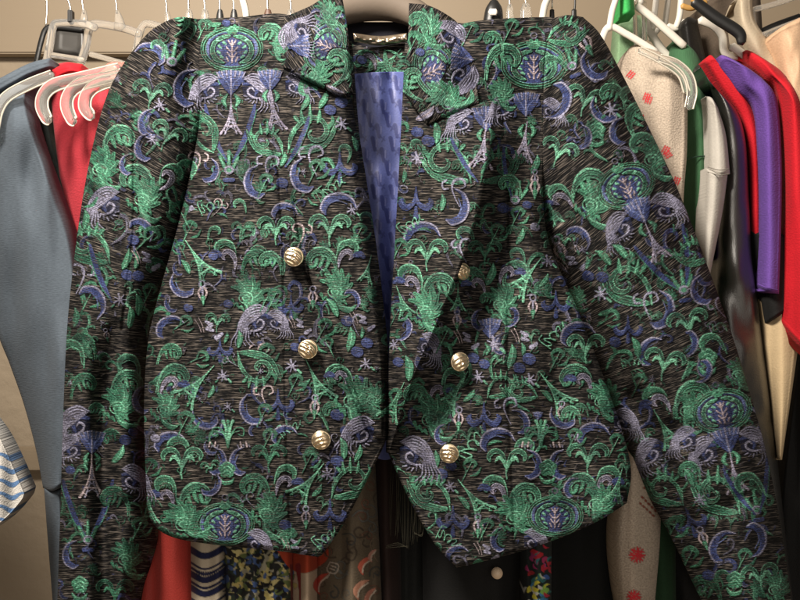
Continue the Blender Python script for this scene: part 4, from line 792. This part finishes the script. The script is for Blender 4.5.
redtop = garment('top', 'red jersey top under the three clear hooked hanger ends', 'top', C_([(50, 66), (68, 62), (84, 66)]), C_([(80, 330), (100, 330), (128, 325)]), C_([(50, 66), (52, 110), (60, 180), (70, 250), (80, 330)]), C_([(84, 66), (112, 92), (120, 150), (124, 220), (128, 325)]), REDC, .12, .10, .02, 13, (9, 200, .02), dt=.03)
garment('strap', None, None, C_([(52, 70), (66, 63), (82, 64)]), C_([(56, 80), (70, 74), (86, 76)]), C_([(52, 70), (56, 80)]), C_([(82, 64), (86, 76)]), RED2, .085, .085, .006, 14, parent=redtop)
garment('top', 'pale pink top folded over a hanger beside the jacket shoulder', 'top', C_([(102, 68), (112, 62), (134, 63)]), C_([(108, 130), (125, 130), (150, 128)]), C_([(102, 68), (104, 90), (108, 130)]), C_([(134, 63), (146, 90), (150, 128)]), cloth('pink', (.60, .22, .18), .8), .12, .12, .01, 15, dt=.02)
garment('sweater', 'cream knit cuff with blue wavy stripes at the lower left edge', 'sweater', C_([(-190, 150), (-100, 210), (-40, 350), (-14, 418)][::1]), C_([(-190, 640), (-60, 560), (-4, 527), (20, 503), (25, 492)]), C_([(-190, 150), (-190, 640)]), C_([(-14, 418), (0, 438), (13, 464), (25, 492)]), cloth('cream_knit', (.60, .58, .54), .9, .10, printed=True, bumpd=.002), .03, .03, .02, 16, cv=C2)
# lower row under the hem
LOW = 650
def low(name, label, cat, xl0, xr0, yl, yr, xl1, xr1, mat, d, seed, cv=None, b=.02, fold=(11, 200, .018)):
    if d < .07: d -= .018
    garment(name, label, cat, C_([(xl0, yl), ((xl0+xr0)/2, (yl+yr)/2), (xr0, yr)]), C_([(xl1, LOW), (xr1, LOW)]), C_([(xl0, yl), (xl1, LOW)]), C_([(xr0, yr), (xr1, LOW)]), mat, d, d, b, seed, fold, cv=cv, step=.9 if cv else 1.5)
low('dress', 'red dress hem hanging under the left end of the jacket hem', 'dress', 152, 190, 420, 420, 118, 200, cloth('red_satin', (.42, .045, .035), .55, .04), .085, 21)
low('blouse', 'cream blouse with navy bands next to the red dress', 'blouse', 190, 226, 500, 500, 192, 230, cloth('cream', (.52, .44, .33), .8, .04, printed=True), .065, 22, C2)
low('dress', 'dress in black, mustard and blue leafy print', 'dress', 224, 292, 500, 500, 226, 292, cloth('blackprint', (.02, .02, .018), .8, .1, printed=True), .055, 23, C2)
low('blouse', 'cream blouse with a rust red yoke and dark piping', 'blouse', 288, 320, 500, 500, 288, 320, cloth('cream2', (.50, .38, .27), .8, .04, printed=True), .065, 24, C2)
low('blouse', 'brown paisley blouse with coral petals below the left lapel point', 'blouse', 315, 372, 400, 400, 316, 384, cloth('olive_brown', (.115, .088, .058), .75, .15, printed=True), .06, 25, C2, .03)
low('dress', 'dark brown dress in the gap below the jacket opening', 'dress', 366, 398, 380, 380, 378, 402, cloth('darkbrown', (.022, .011, .009), .8), .075, 26)
sheer = cloth('black_gauze', (.012, .013, .012), .8)
low('scarf', 'black gauze scarf with a frayed end hanging in the jacket opening', 'scarf', 384, 432, 380, 380, 392, 432, sheer, .10, 27)
fr = []
for i in range(26):
    x = 392+i*1.3+random.uniform(-1, 1); y0 = 455+random.uniform(0, 30); fr.append((pts([(x, y0, .03), (x+random.uniform(-2, 2), y0+30, .028), (x+random.uniform(-3, 3), 545-abs(i-12)*1.0+random.uniform(-6, 6), .03)]), .00014))
for i in range(3): fr.append((pts([(386, 546+i, .029), (398, 543+i*2, .028), (408, 548-i, .029)]), .00018)); fr.append((pts([(414, 532+i, .029), (422, 536-i, .028), (424, 520, .029)]), .00015))
scf = join_tubes('fringe', fr, cloth('gauze_thread', (.06, .055, .035), .8), bpy.data.objects['scarf'], 5)
blk = cloth('black_crepe', (.0075, .0075, .0075), .8, .1)
low('dress', 'black dress with one pale round button below the right jacket point', 'dress', 420, 530, 420, 420, 424, 530, blk, .07, 28, None, .03, (20, 220, .02))
bd = tube('button', pts([(497, 573, .030), (497, 573.1, .028)]), .0052, principled('pearl', (.72, .55, .38), .4), bpy.data.objects['dress.003'], 20); 
low('dress', 'narrow strip of dress in bright red, yellow, green and blue print', 'dress', 522, 552, 500, 500, 524, 551, cloth('vividprint', (.015, .02, .02), .75, .1, printed=True), .05, 29, C2, .01)
low('dress', 'plain black dress between the bright print and the snowflake sleeve', 'dress', 548, 640, 170, 200, 548, 650, cloth('black_plain', (.0055, .006, .006), .85, .1), .12, 30, None, .02, (20, 220, .02))
OAT = cloth('oatmeal_knit', (.46, .38, .30), .95, .28, printed=True, bumpd=.0018, sheen=.05)
garment('sleeve_cuff', None, None, C_([(628, 425), (640, 420), (650, 426)]), C_([(626, 640), (640, 645), (652, 640)]), C_([(628, 425), (618, 490), (612, 540), (616, 590), (626, 640)]), C_([(650, 426), (660, 490), (660, 540), (656, 590), (652, 640)]), OAT, .072, .072, .022, 33, cv=C2, step=.8)
sv = bpy.data.objects['sleeve_cuff']; sv.name = 'sweater'; tag(sv, 'oatmeal sweater sleeve with red snowflakes, below the right hem of the jacket', 'sweater', 'clothes hanging on the rail')
garment('sweater', 'dark green sweater hem behind the snowflake sleeve', 'sweater', C_([(650, 480), (676, 500)]), C_([(652, 640), (676, 640)]), C_([(650, 480), (652, 640)]), C_([(676, 500), (676, 640)]), cloth('deepgreen', (.02, .055, .025), .9), .11, .11, .01, 34)
garment('coat', 'black coat filling the gap left of the lower right cuff', 'coat', C_([(640, 420), (725, 420)]), C_([(655, 660), (745, 660)]), C_([(640, 420), (655, 660)]), C_([(725, 420), (745, 660)]), blk, .13, .13, .01, 35)
# upper right
KN = .06
garment('sweater', 'speckled oatmeal sweater with red stitched marks right of the jacket shoulder', 'sweater', C_([(620, 62), (634, 45), (660, 52), (683, 74)]), C_([(650, 420), (690, 400)]), C_([(620, 62), (622, 140), (640, 260), (650, 420)]), C_([(683, 74), (687, 90), (687, 150), (683, 230), (690, 400)]), OAT, .10, .065, .018, 41, (16, 90, .014), cv=C2, step=.8, dt=.03)
gs = garment('sweater', 'green ribbed sweater between the oatmeal and the white sleeves', 'sweater', C_([(664, 62), (672, 42), (684, 40), (696, 52), (707, 76)]), C_([(684, 430), (712, 430)]), C_([(664, 62), (674, 140), (682, 260), (684, 430)]), C_([(707, 76), (708, 140), (705, 250), (712, 430)]), cloth('green_knit', (.055, .15, .070), .9, .10, bumpd=.001, streak=(1.4, .12, 1)), .13, .09, .016, 42, dt=.05)
tube('seam', pts([(684, 160, .083), (695, 157, .080), (706, 156, .084)]), .0007, cloth('green_dark', (.02, .05, .03), .9), gs, 6)
garment('top', 'bright green scrap of a top at the top edge beside the white hanger', 'top', C_([(616, 2), (624, -8), (633, -10)]), C_([(618, 20), (626, 16), (635, 14)]), C_([(616, 2), (618, 20)]), C_([(633, -10), (635, 14)]), cloth('kelly', (.05, .42, .10), .8), .12, .12, .012, 43)
garment('top', 'pale green sheer top hanging behind the oatmeal sweater', 'top', C_([(618, 20), (640, 15)]), C_([(612, 90), (646, 100)]), C_([(618, 20), (612, 90)]), C_([(640, 15), (646, 100)]), cloth('mint', (.22, .36, .20), .8), .17, .17, .01, 44)
garment('shirt', 'thin purple sliver of a garment between green and white sleeves', 'shirt', C_([(702, 100), (711, 102)]), C_([(702, 260), (714, 260)]), C_([(702, 100), (702, 260)]), C_([(711, 102), (714, 260)]), cloth('violet', (.12, .05, .30), .8), .12, .12, .004, 45)
GR = cloth('white_fleece', (.50, .47, .42), .9, .06)
gw = garment('shirt', 'pale grey short sleeve over a long white sleeve, right of the green sweater', 'shirt', C_([(706, 96), (712, 98), (718, 108)]), C_([(708, 172), (720, 176), (730, 174)]), C_([(706, 96), (707, 130), (708, 172)]), C_([(718, 108), (726, 135), (730, 174)]), GR, .07, .062, .012, 46, (14, 60, .006))
garment('sleeve', None, None, C_([(706, 168), (718, 172), (728, 172)]), C_([(702, 283), (708, 285)]), C_([(706, 168), (704, 230), (702, 283)]), C_([(728, 172), (722, 215), (708, 285)]), GR, .062, .06, .010, 47, (14, 60, .005), parent=gw)
for q in range(2): tube('seam', pts([(708, 167+q*5, .060), (719, 170+q*5, .046), (729, 169+q*5, .052)]), .0005, cloth('grey_thread', (.25, .23, .2), .9), gw, 6)
LEA = principled('black_leather', (.014, .013, .011), .36); lb = LEA.node_tree.nodes['Principled BSDF']; tcl = N(LEA, 'ShaderNodeAttribute', attribute_name='weave')
bump(LEA, noise(LEA, tcl.outputs['Vector'], 1.1, 3), .5, .0012); lb.inputs['Specular IOR Level'].default_value = 1.0; lb.inputs['Coat Weight'].default_value = .5; lb.inputs['Coat Roughness'].default_value = .4
def dep_le(X, Y, U, V): return .105-.034*np.sqrt(np.clip(1-(2*U-1)**2, 0, 1))+wr(X, Y, 18, 60, .012, 61)+wr(X, Y, 9, 22, .004, 62)+ridge(X, Y, [(712, 250), (745, 330)], 10, .006)+ridge(X, Y, [(740, 400), (770, 420)], 10, .006)
tag(fabric('leather_jacket', C_([(698, 64), (704, 72), (712, 92)]), C_([(768, 660), (800, 660)]), C_([(698, 64), (720, 130), (716, 250), (716, 330), (735, 430), (755, 540), (768, 660)]), np.r_[C_([(712, 92), (735, 108), (746, 140), (750, 200), (753, 260), (762, 330), (773, 420), (784, 520), (800, 660)])], dep_le, LEA, None, step=1.2, thick=.03, lipd=.004),
    'shiny black leather sleeve running down beside the right brocade sleeve', 'jacket', 'clothes hanging on the rail')
garment('shirt', 'red sliver of a shirt between the leather and the purple tee', 'shirt', C_([(703, 62), (711, 55), (720, 66)]), C_([(750, 240), (764, 242)]), C_([(703, 62), (720, 90), (741, 122), (748, 170), (750, 240)]), C_([(720, 66), (742, 90), (758, 120), (762, 170), (764, 242)]), RED2, .103, .100, .010, 51, (12, 90, .004), dt=.0)
PU = cloth('purple_jersey', (.15, .070, .34), .85, .14, bumpd=.001)
pt_ = garment('tee', 'purple cotton tee with stitched hem, left of the red tee', 'tee', C_([(716, 66), (722, 55), (745, 66), (762, 78)]), C_([(756, 288), (768, 292), (779, 294)]), C_([(716, 66), (734, 90), (752, 110), (757, 160), (758, 220), (756, 288)]), C_([(762, 78), (774, 92), (779, 112), (782, 170), (781, 230), (779, 294)]), PU, .094, .070, .016, 52, (12, 90, .008), dt=.004)
tube('seam', pts([(758, 284, .058), (768, 288, .052), (778, 290, .060)]), .0005, PU, pt_, 6)
rt_ = garment('tee', 'bright red tee with short sleeve at the right edge', 'tee', C_([(740, 62), (747, 50), (775, 66), (786, 76)]), C_([(777, 320), (800, 345), (815, 360)]), C_([(740, 62), (762, 80), (777, 100), (783, 180), (780, 250), (777, 320)]), C_([(786, 76), (800, 102), (812, 160), (814, 250), (815, 360)]), RED2, .09, .055, .016, 53, (13, 90, .014), dt=.03)

garment('coat', 'cream satin coat hanging behind the red tee at top right', 'coat', C_([(733, 10), (741, -6), (752, -10)]), C_([(770, 150), (815, 170)]), C_([(733, 10), (738, 40), (750, 70), (770, 150)]), C_([(752, -10), (755, 20), (775, 50), (800, 100), (815, 170)]), cloth('cream_satin', (.62, .52, .38), .5, .04), .14, .12, .016, 54)
garment('blouse', 'peach ruffled sheer blouse at the top right corner', 'blouse', C_([(762, 44), (780, 28), (812, 12)]), C_([(785, 100), (815, 170)]), C_([(762, 44), (772, 62), (785, 100)]), C_([(812, 12), (815, 170)]), cloth('peach', (.70, .47, .30), .6, .10), .12, .10, .02, 55, (8, 22, .006))
garment('coat', 'black lining garment hanging under the purple tee', 'coat', C_([(750, 230), (790, 235)]), C_([(764, 326), (786, 312)]), C_([(750, 230), (757, 290), (764, 326)]), C_([(790, 235), (786, 312)]), blk, .095, .085, .01, 56)
garment('coat', 'long camel coat seen as a pale wedge beside the leather sleeve', 'coat', C_([(757, 300), (802, 290)]), C_([(777, 460), (782, 460)]), C_([(757, 300), (767, 370), (777, 460)]), C_([(802, 290), (799, 340), (782, 460)]), cloth('camel', (.62, .47, .28), .7, .05), .10, .09, .01, 57)
garment('trousers', 'black trousers along the lower right edge', 'trousers', C_([(798, 340), (830, 330)]), C_([(770, 660), (830, 660)]), C_([(800, 340), (788, 430), (778, 520), (770, 660)]), C_([(830, 330), (830, 660)]), blk, .13, .11, .01, 58)
garment('coat', 'brown taupe coat in the dark gap behind the hangers at top right', 'coat', C_([(690, 16), (720, -6), (760, -10)]), C_([(720, 150), (770, 150)]), C_([(690, 16), (720, 150)]), C_([(760, -10), (770, 150)]), cloth('taupe_wool', (.10, .075, .055), .9), .19, .18, .02, 59)
garment('cardigan', 'black satin cardigan collar behind the green ribbed sweater', 'cardigan', C_([(677, 26), (688, 17), (697, 20)]), C_([(690, 90), (716, 100)]), C_([(677, 26), (682, 50), (690, 90)]), C_([(697, 20), (706, 60), (716, 100)]), cloth('charcoal2', (.012, .011, .010), .5), .15, .145, .01, 60)

# ------------------------------------------------------------------ the closet
WALL = principled('closet_wall', (.33, .265, .185), .9); tw = N(WALL, 'ShaderNodeTexCoord'); bump(WALL, noise(WALL, tw.outputs['Object'], 55, 4), .6, .004)
wc = noise(WALL, tw.outputs['Object'], 5, 5); link(WALL, mixc(WALL, wc, (.27, .215, .15), (.40, .325, .235)), WALL.node_tree.nodes['Principled BSDF'].inputs['Base Color'])
WOOD = principled('painted_wood', (.30, .235, .16), .6); tw = N(WOOD, 'ShaderNodeTexCoord'); bump(WOOD, noise(WOOD, tw.outputs['Object'], 9, 3, (1, 1, 12)), .2, .002)
yb = .42
tag(box('wall', (-1.2, yb, -1.2), (1.2, yb+.05, 1.0), WALL, None, 0), kind='structure')
z1 = P(0, 58, yb)[2]; z2 = P(0, -10, yb)[2]
tag(box('shelf_cleat', (-1.2, yb-.02, z1), (1.2, yb-.001, z2+.03), WOOD, None, .002), 'painted tan wooden cleat along the back wall behind the hanger hooks', 'wooden strip')
zz = P(0, 468, yb)[2]; z3 = P(0, 446, yb)[2]
tag(box('shelf_cleat', (-1.2, yb-.02, zz), (1.2, yb-.001, z3), WOOD, None, .002), 'cream wooden cleat low on the wall at the left edge', 'wooden strip')
tag(box('floor', (-1.2, -1.5, -1.25), (1.2, yb, -1.2), WALL, None, 0), kind='structure')

# ------------------------------------------------------------------ light, world, camera
def area(name, loc, target, power, size, col):
    l = bpy.data.lights.new(name, 'AREA'); l.shape = 'DISK'; l.size = size; l.energy = power; l.color = col
    o = bpy.data.objects.new(name, l); COL.objects.link(o); o.location = loc; o.rotation_euler = (Vector(target)-Vector(loc)).to_track_quat('-Z', 'Y').to_euler(); return o
area('ceiling_lamp', (-.34, -.52, .66), (0, 0, .0), 20.5, .24, (1.0, .91, .80))
area('bounce_lamp', (.25, -1.35, .15), (0, 0, -.05), 6.0, 1.4, (1.0, .90, .80))
w = bpy.data.worlds.new('World'); SC.world = w; w.use_nodes = True; bg = w.node_tree.nodes['Background']; bg.inputs[0].default_value = (1, .86, .72, 1); bg.inputs[1].default_value = .14
cam = bpy.data.cameras.new('camera'); co = bpy.data.objects.new('camera', cam); COL.objects.link(co); co.location = (0, -D, 0); co.rotation_euler = (math.pi/2, 0, 0)
cam.angle = 2*math.atan(400*K/D); cam.clip_start = .01; cam.clip_end = 50; SC.camera = co
SC.view_settings.view_transform = 'Standard'; SC.view_settings.look = 'None'; SC.view_settings.exposure = 0; SC.view_settings.gamma = 1
